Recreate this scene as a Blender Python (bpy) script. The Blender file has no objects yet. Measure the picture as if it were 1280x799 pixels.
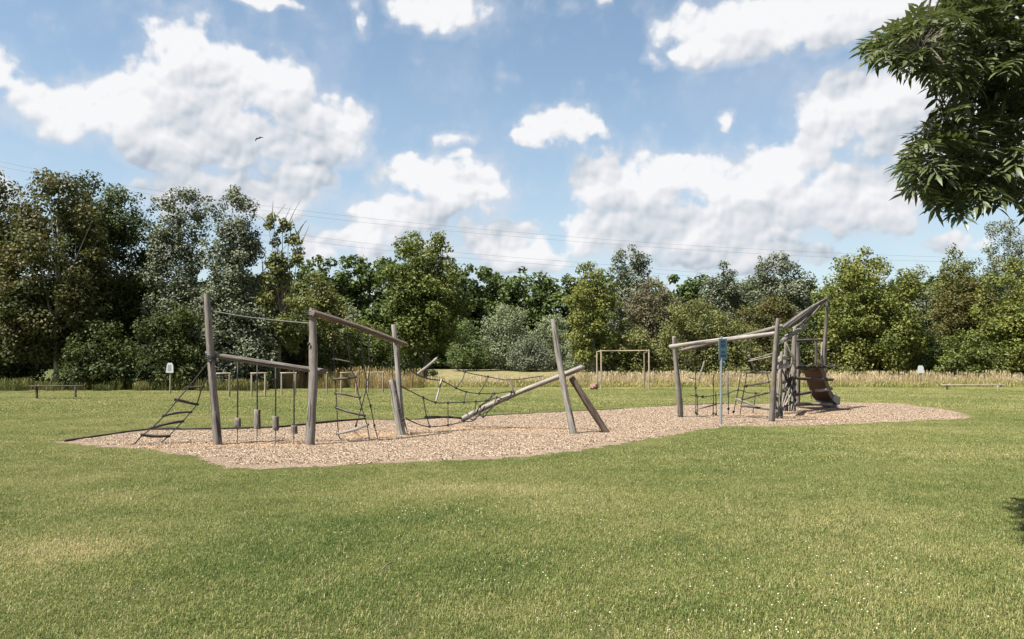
import bpy, math, random
import numpy as np
from mathutils import Vector, Matrix, Quaternion
R = math.radians
scene = bpy.context.scene
col = scene.collection
random.seed(7)

# ------------------------------------------------------------------ camera
FOC = 995.0; CAMH = 1.6
PITCH = math.atan((454 - 399.5) / FOC)
cd = bpy.data.cameras.new('camera'); cam = bpy.data.objects.new('camera', cd); col.objects.link(cam)
cd.sensor_width = 36; cd.lens = 36 * FOC / 1280; cd.clip_start = .1; cd.clip_end = 3000
cam.location = (0, 0, CAMH); cam.rotation_euler = (math.pi / 2 + PITCH, 0, 0)
scene.camera = cam
sP, cP = math.sin(PITCH), math.cos(PITCH)

def ray(px, py):
    u, v = px - 640, 399.5 - py
    return Vector((u, FOC * cP - v * sP, FOC * sP + v * cP))
def P(px, py, Y):
    d = ray(px, py); k = Y / d.y
    return Vector((d.x * k, Y, CAMH + d.z * k))
def G(px, py, z=0.0):
    d = ray(px, py); k = (z - CAMH) / d.z
    return Vector((d.x * k, d.y * k, z))
def proj(p):
    x, y, z = p[0], p[1], p[2] - CAMH
    f = y * cP + z * sP; v = -y * sP + z * cP
    return 640 + FOC * x / f, 399.5 - FOC * v / f

# ------------------------------------------------------------------ light
SUNV = Vector((-.472, -.30, 1)).normalized()
elev = math.asin(SUNV.z)
sl = bpy.data.lights.new('sun', 'SUN'); sun = bpy.data.objects.new('sun', sl); col.objects.link(sun)
sl.energy = 5.0; sl.angle = R(.53); sl.color = (1, .95, .87)
sun.rotation_euler = SUNV.to_track_quat('Z', 'Y').to_euler(); sun.location = (-20, -12, 40)

scene.view_settings.view_transform = 'Standard'; scene.view_settings.look = 'None'
scene.view_settings.exposure = 1.55; scene.view_settings.gamma = 1
scene.render.engine = 'CYCLES'

# ------------------------------------------------------------------ node helper
class NT:
    def __init__(s, tree): s.t = tree; s.n = tree.nodes; s.l = tree.links
    def node(s, kind, **kw):
        n = s.n.new(kind)
        for k, v in kw.items(): setattr(n, k, v)
        return n
    def put(s, sock, v):
        if v is None: return
        if isinstance(v, bpy.types.NodeSocket): s.l.new(v, sock)
        else: sock.default_value = v
    def math(s, op, a, b=None, c=None, clamp=False):
        n = s.node('ShaderNodeMath', operation=op, use_clamp=clamp)
        for i, v in enumerate((a, b, c)): s.put(n.inputs[i], v)
        return n.outputs[0]
    def vm(s, op, a, b=None, c=None):
        n = s.node('ShaderNodeVectorMath', operation=op)
        for i, v in enumerate((a, b, c)): s.put(n.inputs[i], v)
        return n.outputs['Value'] if op in ('DOT_PRODUCT', 'LENGTH', 'DISTANCE') else n.outputs[0]
    def noise(s, vec, scale, detail=4, rough=.55, dist=0, dim='3D', normalize=True):
        n = s.node('ShaderNodeTexNoise', noise_dimensions=dim, normalize=normalize)
        s.put(n.inputs['Vector'], vec); n.inputs['Scale'].default_value = scale
        n.inputs['Detail'].default_value = detail; n.inputs['Roughness'].default_value = rough
        n.inputs['Distortion'].default_value = dist
        return n.outputs[0]
    def smooth(s, v, a, b, lo=0, hi=1, kind='SMOOTHSTEP'):
        n = s.node('ShaderNodeMapRange', interpolation_type=kind, clamp=True) if kind == 'LINEAR' else s.node('ShaderNodeMapRange', interpolation_type=kind)
        s.put(n.inputs[0], v); n.inputs[1].default_value = a; n.inputs[2].default_value = b
        n.inputs[3].default_value = lo; n.inputs[4].default_value = hi
        return n.outputs[0]
    def ramp(s, v, stops, interp='LINEAR'):
        n = s.node('ShaderNodeValToRGB'); n.color_ramp.interpolation = interp
        e = n.color_ramp.elements
        while len(e) < len(stops): e.new(.5)
        for i, (p, c) in enumerate(stops):
            e[i].position = p; e[i].color = (*c, 1) if len(c) == 3 else c
        s.put(n.inputs[0], v); return n.outputs[0]
    def mix(s, f, a, b, mode='MIX'):
        n = s.node('ShaderNodeMix', data_type='RGBA', blend_type=mode)
        s.put(n.inputs[0], f)
        for i, v in ((6, a), (7, b)):
            if isinstance(v, (tuple, list)) and len(v) == 3: v = (*v, 1)
            s.put(n.inputs[i], v)
        return n.outputs[2]

def azel(px, py):
    d = ray(px, py).normalized()
    return math.atan2(d.x, d.y), math.asin(d.z)

# ------------------------------------------------------------------ world: clear sky with cumulus clouds
world = bpy.data.worlds.new('World'); scene.world = world; world.use_nodes = True
# cloud masses: centre x, y and radii in the photograph's pixels, turned into directions
BLOBS = [  # big cloud at left
 (236,92,52,62,1),(205,95,50,38,1),(312,100,62,46,1),(370,112,34,26,.9),(160,138,60,36,1),(85,142,78,34,1),(40,138,34,24,.9),
 (300,170,140,36,1),(400,162,60,44,1),(215,180,66,36,1),(330,130,80,36,.8),(250,138,80,40,1),
 (305,242,108,28,1),(238,238,48,32,1),(380,224,40,20,.9),(398,312,30,19,.9),
 # middle
 (560,236,80,40,1),(530,222,46,26,1),(604,234,36,30,1),(500,270,66,32,.85),(450,300,60,24,.7),(620,300,66,26,1),(585,288,30,20,.9),(655,322,60,22,1),(545,310,70,20,.75),(580,196,26,10,.5),
 (702,160,54,26,1),(735,150,24,20,.9),(665,172,30,14,.8),
 # right bank
 (752,232,46,46,1),(800,232,60,40,1),(845,222,40,26,.95),(905,236,70,44,1),(962,225,54,44,1),(1000,205,40,34,.9),(860,286,170,36,1),
 (1040,255,100,46,1),(1105,262,50,30,.9),(745,292,44,26,.9),(930,322,120,22,.8),
 (1090,140,92,56,1),(1130,110,56,34,1),(1040,168,40,34,.85),(1200,170,80,60,.9),(1200,302,38,16,.9),
 # top
 (985,24,150,36,1),(1060,14,120,30,1),(905,50,60,26,.95),(850,62,20,12,.8),(820,42,16,28,.4),(818,72,16,12,.35),
 (560,8,46,32,1),(520,6,40,22,.9),(450,18,20,34,.35),(330,0,40,9,.9),(0,92,16,26,.9),(-30,80,40,30,1),(908,148,12,14,.4),(750,2,14,10,.5),
 (566,170,38,13,.3),(-80,250,60,50,1),(1330,40,80,50,1),(1420,200,90,60,1)]
cg = bpy.data.node_groups.new('cloud_density', 'ShaderNodeTree')
cg.interface.new_socket('Vector', in_out='INPUT', socket_type='NodeSocketVector')
for nm_ in ('Density', 'Body', 'Puff'): cg.interface.new_socket(nm_, in_out='OUTPUT', socket_type='NodeSocketFloat')
g = NT(cg); gi = g.node('NodeGroupInput'); go = g.node('NodeGroupOutput'); V0 = gi.outputs[0]
wn = g.node('ShaderNodeTexNoise', noise_dimensions='2D'); g.put(wn.inputs['Vector'], V0); wn.inputs['Scale'].default_value = 14; wn.inputs['Detail'].default_value = 3
wv = g.vm('MULTIPLY', g.vm('SUBTRACT', wn.outputs['Color'], (.5, .5, .5)), (.055, .04, 0))
V = g.vm('ADD', V0, wv)
acc = None
for (x, y, rx, ry, w) in BLOBS:
    a, e = azel(x, y); ra = rx / FOC * 1.06; re = ry / FOC * 1.06
    q = g.vm('MULTIPLY_ADD', V, (1 / ra, 1 / re, 0), (-a / ra, -e / re, 0))
    d = g.vm('DOT_PRODUCT', q, q)
    if w < 1: d = g.math('ADD', d, (1 - w) * .8)
    acc = d if acc is None else g.math('SMOOTH_MIN', acc, d, .35)
m = g.math('MULTIPLY', g.math('SUBTRACT', .86, acc), 1.5)
m = g.math('MAXIMUM', m, -1.2)
# scattered cumulus everywhere outside the part of the sky in the picture
sep = g.node('ShaderNodeSeparateXYZ'); g.put(sep.inputs[0], V)
far = g.math('MAXIMUM', g.smooth(g.math('ABSOLUTE', sep.outputs[0]), .62, .80), g.smooth(sep.outputs[1], .44, .56))
gen = g.math('MULTIPLY', g.math('SUBTRACT', g.noise(V, 3.2, 2, .5, dim='2D'), .53), 7.0)
gen = g.math('SUBTRACT', gen, g.math('MULTIPLY', g.math('SUBTRACT', 1.0, far), 4.0))
m = g.math('MAXIMUM', m, gen)
n1 = g.noise(V0, 24, 6, .58, dim='2D')
Vp = g.vm('ADD', V0, g.vm('MULTIPLY', wv, (.45, .45, 0)))
def puff(sc):
    vo = g.node('ShaderNodeTexVoronoi', feature='SMOOTH_F1', voronoi_dimensions='2D'); g.put(vo.inputs['Vector'], Vp); vo.inputs['Scale'].default_value = sc; vo.inputs['Smoothness'].default_value = .35
    return g.math('SUBTRACT', .45, vo.outputs['Distance'])
pf = g.math('ADD', puff(19), g.math('MULTIPLY', puff(44), .55))
pf = g.math('ADD', pf, g.math('MULTIPLY', puff(95), .18))
dn = g.math('ADD', m, g.math('MULTIPLY', g.math('SUBTRACT', n1, .5), 2.3))
dn = g.math('ADD', dn, g.math('MULTIPLY', pf, 1.15))
body = g.math('ADD', m, g.math('MULTIPLY', g.math('SUBTRACT', g.noise(V0, 9, 2, .5, dim='2D'), .5), 1.0))
g.put(go.inputs[0], dn); g.put(go.inputs[1], body); g.put(go.inputs[2], pf)

w = NT(world.node_tree); w.n.clear()
out = w.node('ShaderNodeOutputWorld'); bg = w.node('ShaderNodeBackground')
sky = w.node('ShaderNodeTexSky', sky_type='NISHITA'); sky.sun_disc = False
sky.sun_elevation = elev; sky.sun_rotation = math.atan2(SUNV.x, SUNV.y)
sky.air_density = 1.0; sky.dust_density = 1.2; sky.ozone_density = 1.6; sky.altitude = 100
tc = w.node('ShaderNodeTexCoord'); dirv = tc.outputs['Generated']
sx = w.node('ShaderNodeSeparateXYZ'); w.put(sx.inputs[0], w.vm('NORMALIZE', dirv))
az = w.math('ARCTAN2', sx.outputs[0], sx.outputs[1]); el = w.math('ARCSINE', sx.outputs[2])
cx = w.node('ShaderNodeCombineXYZ'); w.put(cx.inputs[0], az); w.put(cx.inputs[1], el); ae = cx.outputs[0]
def dens(v):
    n = w.node('ShaderNodeGroup'); n.node_tree = cg; w.put(n.inputs[0], v); return n.outputs
c0 = dens(ae); c1 = dens(w.vm('ADD', ae, (-.0035, .0065, 0))); c2 = dens(w.vm('ADD', ae, (-.020, .050, 0)))
d0 = c0[0]; mask = w.smooth(d0, -.10, .70)
halo = w.math('MULTIPLY', w.smooth(d0, -1.25, .15), w.smooth(w.noise(ae, 13, 6, .65, dim='2D'), .30, .72, .08, .55))
lit = w.math('MULTIPLY_ADD', w.math('SUBTRACT', c0[2], c1[2]), .66, .60)
lit = w.math('ADD', lit, w.math('MULTIPLY', w.math('SUBTRACT', c0[0], c1[0]), .16))
lit = w.math('ADD', lit, w.math('MULTIPLY', w.math('SUBTRACT', c0[1], c2[1]), .27))
thick = w.smooth(d0, .6, 2.2, 0, .10)
lit = w.math('SUBTRACT', lit, thick)
lit = w.math('ADD', lit, w.math('MULTIPLY', w.math('SUBTRACT', w.noise(ae, 7, 3, dim='2D'), .5), .22), clamp=True)
ccol = w.ramp(lit, [(0, (2.05, 2.34, 2.75)), (.28, (2.7, 2.98, 3.35)), (.5, (3.4, 3.6, 3.85)), (.75, (4.1, 4.15, 4.35)), (1, (4.7, 4.72, 4.8))])
skyc = w.mix(1.0, sky.outputs[0], (1.0, .97, .86), 'MULTIPLY')
# thin pale veil
veil = w.math('MULTIPLY', w.smooth(w.noise(ae, 5, 5, .6, dim='2D'), .42, .75), .34)
lowv = w.smooth(el, .0, .36, .42, .0, 'LINEAR')
veil = w.math('ADD', veil, lowv, clamp=True)
skyc = w.mix(veil, skyc, (2.9, 3.25, 3.9))
up = w.smooth(el, -.02, .01)
skyc = w.mix(halo, skyc, (3.5, 3.7, 4.05))
fin = w.mix(w.math('MULTIPLY', mask, up), skyc, ccol)
w.put(bg.inputs[0], fin); bg.inputs[1].default_value = .068
w.l.new(bg.outputs[0], out.inputs[0])

# ------------------------------------------------------------------ object helpers
def tag(o, label=None, cat=None, group=None, kind=None):
    if label: o['label'] = label
    if cat: o['category'] = cat
    if group: o['group'] = group
    if kind: o['kind'] = kind
    return o
def empty(name, loc, label, cat, group=None):
    o = bpy.data.objects.new(name, None); col.objects.link(o); o.location = loc
    o.empty_display_size = .2
    return tag(o, label, cat, group)
def link(name, me, mat, parent=None, loc=(0, 0, 0)):
    o = bpy.data.objects.new(name, me); col.objects.link(o)
    if mat and not me.materials: me.materials.append(mat)
    o.location = Vector(loc)
    if parent: o.parent = parent
    return o
def mesh_py(name, V, F, smooth=True, sharp=40):
    me = bpy.data.meshes.new(name); me.from_pydata([tuple(v) for v in V], [], F)
    if smooth:
        me.polygons.foreach_set('use_smooth', [True] * len(me.polygons))
        me.set_sharp_from_angle(angle=R(sharp))
    me.update(); return me
def np_mesh(name, verts, k, tint=None, extra=None, smooth=False, faces=None):
    """verts (N,3); consecutive groups of k verts form a polygon, unless faces (M,k) given"""
    me = bpy.data.meshes.new(name); nv = len(verts)
    if faces is None: faces = np.arange(nv).reshape(-1, k)
    nf = len(faces); k = faces.shape[1]
    pts = verts if extra is None else np.vstack([verts, extra['loc']])
    me.vertices.add(len(pts)); me.vertices.foreach_set('co', pts.astype(np.float32).ravel())
    me.loops.add(nf * k); me.loops.foreach_set('vertex_index', faces.astype(np.int32).ravel())
    me.polygons.add(nf); me.polygons.foreach_set('loop_start', np.arange(0, nf * k, k, dtype=np.int32))
    me.update(calc_edges=True)
    if smooth: me.polygons.foreach_set('use_smooth', np.ones(nf, bool))
    if tint is not None:
        a = me.attributes.new('tint', 'FLOAT', 'FACE'); a.data.foreach_set('value', tint.astype(np.float32))
    if extra is not None:
        n = len(extra['loc'])
        a = me.attributes.new('spot', 'BOOLEAN', 'POINT'); a.data.foreach_set('value', np.r_[np.zeros(nv, bool), np.ones(n, bool)])
        a = me.attributes.new('turn', 'FLOAT_VECTOR', 'POINT'); a.data.foreach_set('vector', np.vstack([np.zeros((nv, 3)), extra['turn']]).astype(np.float32).ravel())
        a = me.attributes.new('size', 'FLOAT', 'POINT'); a.data.foreach_set('value', np.r_[np.ones(nv), extra['size']].astype(np.float32))
    return me
def scatter_group():
    t = bpy.data.node_groups.new('scatter', 'GeometryNodeTree')
    t.interface.new_socket('Geometry', in_out='INPUT', socket_type='NodeSocketGeometry')
    t.interface.new_socket('Geometry', in_out='OUTPUT', socket_type='NodeSocketGeometry')
    n = t.nodes; l = t.links
    gi = n.new('NodeGroupInput'); go = n.new('NodeGroupOutput')
    def attr(name, ty):
        a = n.new('GeometryNodeInputNamedAttribute'); a.data_type = ty; a.inputs[0].default_value = name
        return [o for o in a.outputs if o.enabled][0] if any(o.enabled for o in a.outputs) else a.outputs[0]
    sp = n.new('GeometryNodeSeparateGeometry'); sp.domain = 'POINT'
    l.new(gi.outputs[0], sp.inputs[0]); l.new(attr('spot', 'BOOLEAN'), sp.inputs[1])
    ip = n.new('GeometryNodeInstanceOnPoints')
    l.new(sp.outputs[0], ip.inputs['Points']); l.new(sp.outputs[1], ip.inputs['Instance'])
    e2r = n.new('FunctionNodeEulerToRotation'); l.new(attr('turn', 'FLOAT_VECTOR'), e2r.inputs[0]); l.new(e2r.outputs[0], ip.inputs['Rotation'])
    l.new(attr('size', 'FLOAT'), ip.inputs['Scale'])
    l.new(ip.outputs[0], go.inputs[0])
    return t
SCATTER = scatter_group()
def scatter(o):
    m = o.modifiers.new('scatter', 'NODES'); m.node_group = SCATTER; return o

def catmull(pts, n=6):
    pts = [Vector(p) for p in pts]
    if len(pts) < 3: return pts
    q = [pts[0] * 2 - pts[1]] + pts + [pts[-1] * 2 - pts[-2]]; o = []
    for i in range(1, len(q) - 2):
        a, b, c, d = q[i-1:i+3]
        for k in range(n):
            t = k / n
            o.append(.5 * ((2*b) + (c-a)*t + (2*a-5*b+4*c-d)*t*t + (3*b-a-3*c+d)*t**3))
    o.append(pts[-1]); return o
def tube_data(pts, rad, sides=8, wob=0, rng=random):
    pts = [Vector(p) for p in pts]; V = []; F = []
    if not hasattr(rad, '__len__'): rad = [rad] * len(pts)
    t0 = (pts[1] - pts[0]).normalized()
    nrm = t0.orthogonal().normalized()
    for i, p in enumerate(pts):
        t = (pts[min(i+1, len(pts)-1)] - pts[max(i-1, 0)]).normalized()
        nrm = (nrm - t * nrm.dot(t)).normalized(); b = t.cross(nrm)
        for k in range(sides):
            a = 2 * math.pi * k / sides; r = rad[i] * (1 + wob * (rng.random() - .5))
            V.append(p + (nrm * math.cos(a) + b * math.sin(a)) * r)
    for i in range(len(pts) - 1):
        for k in range(sides):
            k2 = (k + 1) % sides
            F.append((i*sides+k, i*sides+k2, (i+1)*sides+k2, (i+1)*sides+k))
    F.append(tuple(range(sides))[::-1]); F.append(tuple((len(pts)-1)*sides + k for k in range(sides)))
    return V, F
def join_data(parts):
    V = []; F = []
    for v, f in parts:
        o = len(V); V += list(v); F += [tuple(i + o for i in q) for q in f]
    return V, F
def off(V, parent):
    if parent is None: return V
    return [Vector(v) - parent.location for v in V]
def rope(name, pts, r, mat, parent=None, sides=6, sm=5):
    V, F = tube_data(catmull(pts, sm), r, sides)
    return link(name, mesh_py(name, off(V, parent), F), mat, parent)
def log(name, p0, p1, r0, r1, mat, parent=None, sides=14, bend=.012, seed=0, seg=12, flat=1.0, label=None):
    """a round timber whose own z axis runs along it"""
    r0 *= .87; r1 *= .87
    rng = random.Random(seed * 77 + 5); p0 = Vector(p0); p1 = Vector(p1); L = (p1 - p0).length
    ph = [rng.uniform(0, 6.28) for _ in range(6)]; V = []; F = []
    lob = [1 + .07 * math.sin(2 * math.pi * k / sides * 2 + ph[4]) + .045 * math.sin(2 * math.pi * k / sides * 3 + ph[5]) for k in range(sides)]
    zs = [0, .02] + [i / seg for i in range(1, seg)] + [.98, 1]
    for t in zs:
        r = r0 + (r1 - r0) * t; r *= 1 + .05 * math.sin(t * 9 + ph[0]) + .03 * math.sin(t * 23 + ph[1])
        if t in (0, 1): r *= .88
        bx = bend * L * math.sin(t * math.pi * 1.3 + ph[2]) - bend * L * math.sin(ph[2]) * (1 - t) - bend * L * math.sin(1.3 * math.pi + ph[2]) * t
        by = bend * L * .7 * (math.sin(t * math.pi * 1.7 + ph[3]) - math.sin(ph[3]) * (1 - t) - math.sin(1.7 * math.pi + ph[3]) * t)
        for k in range(sides):
            a = 2 * math.pi * k / sides; rr = r * lob[k] * (1 + .02 * (rng.random() - .5))
            V.append((bx + rr * math.cos(a), by + rr * math.sin(a) * flat, t * L + (r * .12 * math.sin(a * 2 + ph[0]) if t in (0, 1) else 0)))
    n = len(zs)
    for i in range(n - 1):
        for k in range(sides):
            k2 = (k + 1) % sides; F.append((i*sides+k, i*sides+k2, (i+1)*sides+k2, (i+1)*sides+k))
    c0 = len(V); V.append((0, 0, 0)); V.append((0, 0, L))
    for k in range(sides):
        k2 = (k + 1) % sides; F.append((c0, k2, k)); F.append((c0 + 1, (n-1)*sides+k, (n-1)*sides+k2))
    o = link(name, mesh_py(name, V, F, sharp=50), mat, parent)
    o.rotation_mode = 'QUATERNION'; o.rotation_quaternion = (p1 - p0).to_track_quat('Z', 'X')
    o.location = p0 - (parent.location if parent else Vector((0, 0, 0)))
    if label: o['label'] = label
    return o
def ball_data(c, r, s=(1, 1, 1), seg=6, rings=4):
    V = [Vector(c) + Vector((0, 0, -r * s[2]))]; F = []
    for i in range(1, rings):
        a = -math.pi / 2 + math.pi * i / rings
        for k in range(seg):
            b = 2 * math.pi * k / seg
            V.append(Vector(c) + Vector((r*s[0]*math.cos(a)*math.cos(b), r*s[1]*math.cos(a)*math.sin(b), r*s[2]*math.sin(a))))
    V.append(Vector(c) + Vector((0, 0, r * s[2]))); top = len(V) - 1
    for k in range(seg):
        k2 = (k+1) % seg
        F.append((0, 1+k2, 1+k)); F.append((top, top-seg+k, top-seg+k2))
        for i in range(rings - 2):
            F.append((1+i*seg+k, 1+i*seg+k2, 1+(i+1)*seg+k2, 1+(i+1)*seg+k))
    return V, F
def box_data(c, s, rz=0, bev=0.0):
    c = Vector(c); x, y, z = s[0]/2, s[1]/2, s[2]/2
    ro = Matrix.Rotation(rz, 3, 'Z')
    if bev <= 0:
        V = [c + ro @ Vector((a*x, b*y, d*z)) for a in (-1, 1) for b in (-1, 1) for d in (-1, 1)]
        return V, [(0,1,3,2),(4,6,7,5),(0,4,5,1),(2,3,7,6),(0,2,6,4),(1,5,7,3)]
    import bmesh
    bm = bmesh.new(); bmesh.ops.create_cube(bm, size=1)
    for v in bm.verts: v.co = Vector((v.co.x*s[0], v.co.y*s[1], v.co.z*s[2]))
    bmesh.ops.bevel(bm, geom=bm.edges[:], offset=bev, segments=2, affect='EDGES', profile=.5)
    V = [c + ro @ v.co for v in bm.verts]; F = [tuple(v.index for v in f.verts) for f in bm.faces]
    bm.free(); return V, F
def knots(pts, r, mat, parent, name='knot'):
    for p in pts:
        V, F = ball_data((0, 0, 0), r, (1, 1, 1.25)); me = KN.get((r, mat.name))
        if me is None: me = KN[(r, mat.name)] = mesh_py(name, V, F)
        link(name, me, mat, parent, Vector(p) - parent.location)
KN = {}

# ------------------------------------------------------------------ materials
def newmat(name):
    m = bpy.data.materials.new(name); m.use_nodes = True; t = NT(m.node_tree); t.n.clear()
    o = t.node('ShaderNodeOutputMaterial'); b = t.node('ShaderNodeBsdfPrincipled')
    t.l.new(b.outputs[0], o.inputs[0]); b.inputs['Specular IOR Level'].default_value = .35
    return m, t, b, o
def bump(t, b, h, dist, strength=1.0):
    n = t.node('ShaderNodeBump'); n.inputs['Strength'].default_value = strength; n.inputs['Distance'].default_value = dist
    t.put(n.inputs['Height'], h); t.l.new(n.outputs[0], b.inputs['Normal'])
def wood(name, dark, mid, light, rough=.85):
    m, t, b, o = newmat(name)
    tc = t.node('ShaderNodeTexCoord').outputs['Object']
    st = t.vm('MULTIPLY', tc, (1, 1, .055))
    rnd = t.node('ShaderNodeObjectInfo').outputs['Random']
    grain = t.noise(t.vm('ADD', st, None), 42, 6, .65)
    n = grain.node; n.inputs['Vector'].default_value = (0, 0, 0)
    t.l.new(st, n.inputs['Vector'])
    big = t.noise(tc, 2.3, 4, .6)
    crack = t.smooth(t.noise(t.vm('MULTIPLY', tc, (1, 1, .035)), 26, 3, .5), .57, .63)
    v = t.math('ADD', t.math('MULTIPLY', grain, .75), t.math('MULTIPLY', big, .4))
    v = t.math('ADD', v, t.math('MULTIPLY', t.math('SUBTRACT', rnd, .5), .16))
    c = t.ramp(v, [(.32, dark), (.55, mid), (.80, light)])
    c = t.mix(t.math('MULTIPLY', crack, .75), c, tuple(x * .25 for x in dark))
    kn = t.node('ShaderNodeTexVoronoi'); t.put(kn.inputs['Vector'], t.vm('MULTIPLY', tc, (1, 1, .5))); kn.inputs['Scale'].default_value = 3.2
    stain = t.smooth(t.noise(t.vm('MULTIPLY', tc, (1, 1, .4)), 4.5, 4, .7), .52, .70, 0, .5)
    c = t.mix(stain, c, tuple(x * .55 for x in mid))
    c = t.mix(t.smooth(kn.outputs['Distance'], .13, .06, 0, .85), c, tuple(x * .3 for x in dark))
    t.put(b.inputs['Base Color'], c); b.inputs['Roughness'].default_value = rough
    bump(t, b, t.math('SUBTRACT', grain, crack), .006, .8)
    return m
M_POST = wood('weathered_post_wood', (.036, .031, .026), (.135, .118, .102), (.25, .225, .20))
M_PALE = wood('pale_weathered_wood', (.07, .062, .053), (.19, .172, .15), (.30, .28, .255))
M_BROWN = wood('brown_timber', (.035, .024, .017), (.10, .072, .052), (.19, .145, .112))
M_RUNG = wood('dark_rung_wood', (.018, .014, .011), (.055, .045, .037), (.12, .10, .085))
M_EDGE = wood('rotten_edging_timber', (.010, .008, .007), (.028, .022, .018), (.06, .05, .042), .95)
M_FRESH = wood('sandy_pole_wood', (.11, .09, .064), (.24, .20, .145), (.34, .295, .23))
M_BARK = wood('grey_brown_bark', (.03, .025, .018), (.09, .075, .055), (.17, .15, .12), .95)
M_BIRCH = wood('pale_bark', (.10, .09, .075), (.30, .28, .24), (.52, .50, .46), .9)
def simple(name, c, rough=.6, metal=0, nscale=30, amt=.25, bumpd=.002):
    m, t, b, o = newmat(name)
    tc = t.node('ShaderNodeTexCoord').outputs['Object']; n = t.noise(tc, nscale, 5, .6)
    t.put(b.inputs['Base Color'], t.mix(n, tuple(x * (1 - amt) for x in c), tuple(min(1, x * (1 + amt)) for x in c)))
    b.inputs['Roughness'].default_value = rough; b.inputs['Metallic'].default_value = metal
    if bumpd: bump(t, b, n, bumpd, .5)
    return m
M_ROPE = simple('black_rope', (.022, .021, .022), .8, 0, 120, .4, .004)
M_ROPEG = simple('grey_steel_rope', (.12, .115, .11), .6, .2, 90, .3)
M_RUB = simple('rubber', (.015, .014, .014), .75)
M_SIGNB = simple('blue_green_sign_paint', (.03, .062, .085), .45, 0, 14, .12, 0)
M_SIGNR = simple('pale_sign_edge', (.09, .125, .12), .5, 0, 20, .1, 0)
M_INK = simple('dark_sign_print', (.010, .022, .04), .6, 0, 60, .3, 0)
M_INKP = simple('pale_sign_print', (.10, .14, .16), .6, 0, 60, .2, 0)
M_GALV = simple('galvanised_steel', (.17, .19, .20), .5, .3, 25, .2)
M_WHITE = simple('white_notice_board', (.42, .44, .45), .5, 0, 9, .1, 0)
M_GREY = simple('grey_notice_print', (.20, .22, .23), .6, 0, 40, .25, 0)
M_CHUTE = simple('rusty_brown_chute_underside', (.085, .046, .026), .6, 0, 5, .3)
M_CHUTEG = simple('dull_steel_chute', (.17, .18, .19), .42, .6, 7, .35)
M_CABLE = simple('power_cable_metal', (.10, .10, .11), .6, 0)
M_BIRD = simple('dark_feathers', (.05, .045, .045), .8)

def leafmat(name, stops, pale=None, trans=.28, rough=.6, spec=.22):
    m, t, b, o = newmat(name)
    a = t.node('ShaderNodeAttribute', attribute_name='tint').outputs['Fac']
    pos = t.node('ShaderNodeNewGeometry')
    big = t.noise(pos.outputs['Position'], .45, 3, .6)
    v = t.math('ADD', t.math('MULTIPLY', a, .62), t.math('MULTIPLY', t.smooth(big, .3, .7), .38), clamp=True)
    n = len(stops) - 1
    c = t.ramp(v, [(.1 + .8 * i / n, s) for i, s in enumerate(stops)])
    if pale: c = t.mix(t.math('MULTIPLY', pos.outputs['Backfacing'], .6), c, pale)     # leaves with a white felted underside
    t.put(b.inputs['Base Color'], c); b.inputs['Roughness'].default_value = rough; b.inputs['Specular IOR Level'].default_value = spec
    tr = t.node('ShaderNodeBsdfTranslucent'); t.put(tr.inputs[0], t.mix(1.0, c, (1.1, 1.15, .7), 'MULTIPLY'))
    mx = t.node('ShaderNodeMixShader'); mx.inputs[0].default_value = trans
    t.l.new(b.outputs[0], mx.inputs[1]); t.l.new(tr.outputs[0], mx.inputs[2]); t.l.new(mx.outputs[0], o.inputs[0])
    return m
LM = {
 'wood': leafmat('wood_leaves', [(0.0345,0.0560,0.0154), (0.0667,0.0918,0.0242), (0.1092,0.1288,0.0374)]),
 'brown':  leafmat('olive_brown_leaves', [(0.0248,0.0321,0.0105), (0.0509,0.0597,0.0179), (0.0815,0.0750,0.0270), (0.1133,0.0994,0.0374)]),
 'dark':   leafmat('dark_green_leaves', [(0.0214,0.0340,0.0095), (0.0438,0.0585,0.0146), (0.0733,0.0871,0.0219)]),
 'green':  leafmat('green_leaves', [(0.0452,0.0619,0.0146), (0.0881,0.1090,0.0246), (0.1411,0.1605,0.0441)]),
 'yellow': leafmat('yellow_green_leaves', [(0.0615,0.0795,0.0172), (0.1178,0.1344,0.0279), (0.1842,0.1791,0.0483)]),
 'silver': leafmat('silver_leaves', [(0.0290,0.0401,0.0177), (0.0538,0.0682,0.0340), (0.1075,0.1242,0.0714)], (0.1819,0.1962,0.1360), .22),
 'willow': leafmat('grey_willow_leaves', [(0.0701,0.0922,0.0388), (0.1202,0.1455,0.0687), (0.1801,0.2084,0.1091)], (0.2102,0.2328,0.1453), .2),
 'grey':   leafmat('grey_brown_leaves', [(0.0694,0.0627,0.0361), (0.1202,0.1075,0.0636), (0.1757,0.1567,0.0939)]),
 'olive':  leafmat('olive_leaves', [(0.0551,0.0646,0.0196), (0.1101,0.1201,0.0355), (0.1762,0.1726,0.0622)]),
 'rust':   leafmat('rusty_leaves', [(0.0431,0.0532,0.0143), (0.0775,0.0757,0.0207), (0.1120,0.0873,0.0278)]),
 'bush':   leafmat('fresh_bush_leaves', [(0.0531,0.0773,0.0281), (0.0904,0.1236,0.0420), (0.1382,0.1701,0.0608)]),
}
M_ASH = leafmat('ash_leaflets', [(.035,.05,.018), (.062,.080,.03), (.10,.115,.05)], None, .24, .42, .5)

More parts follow.
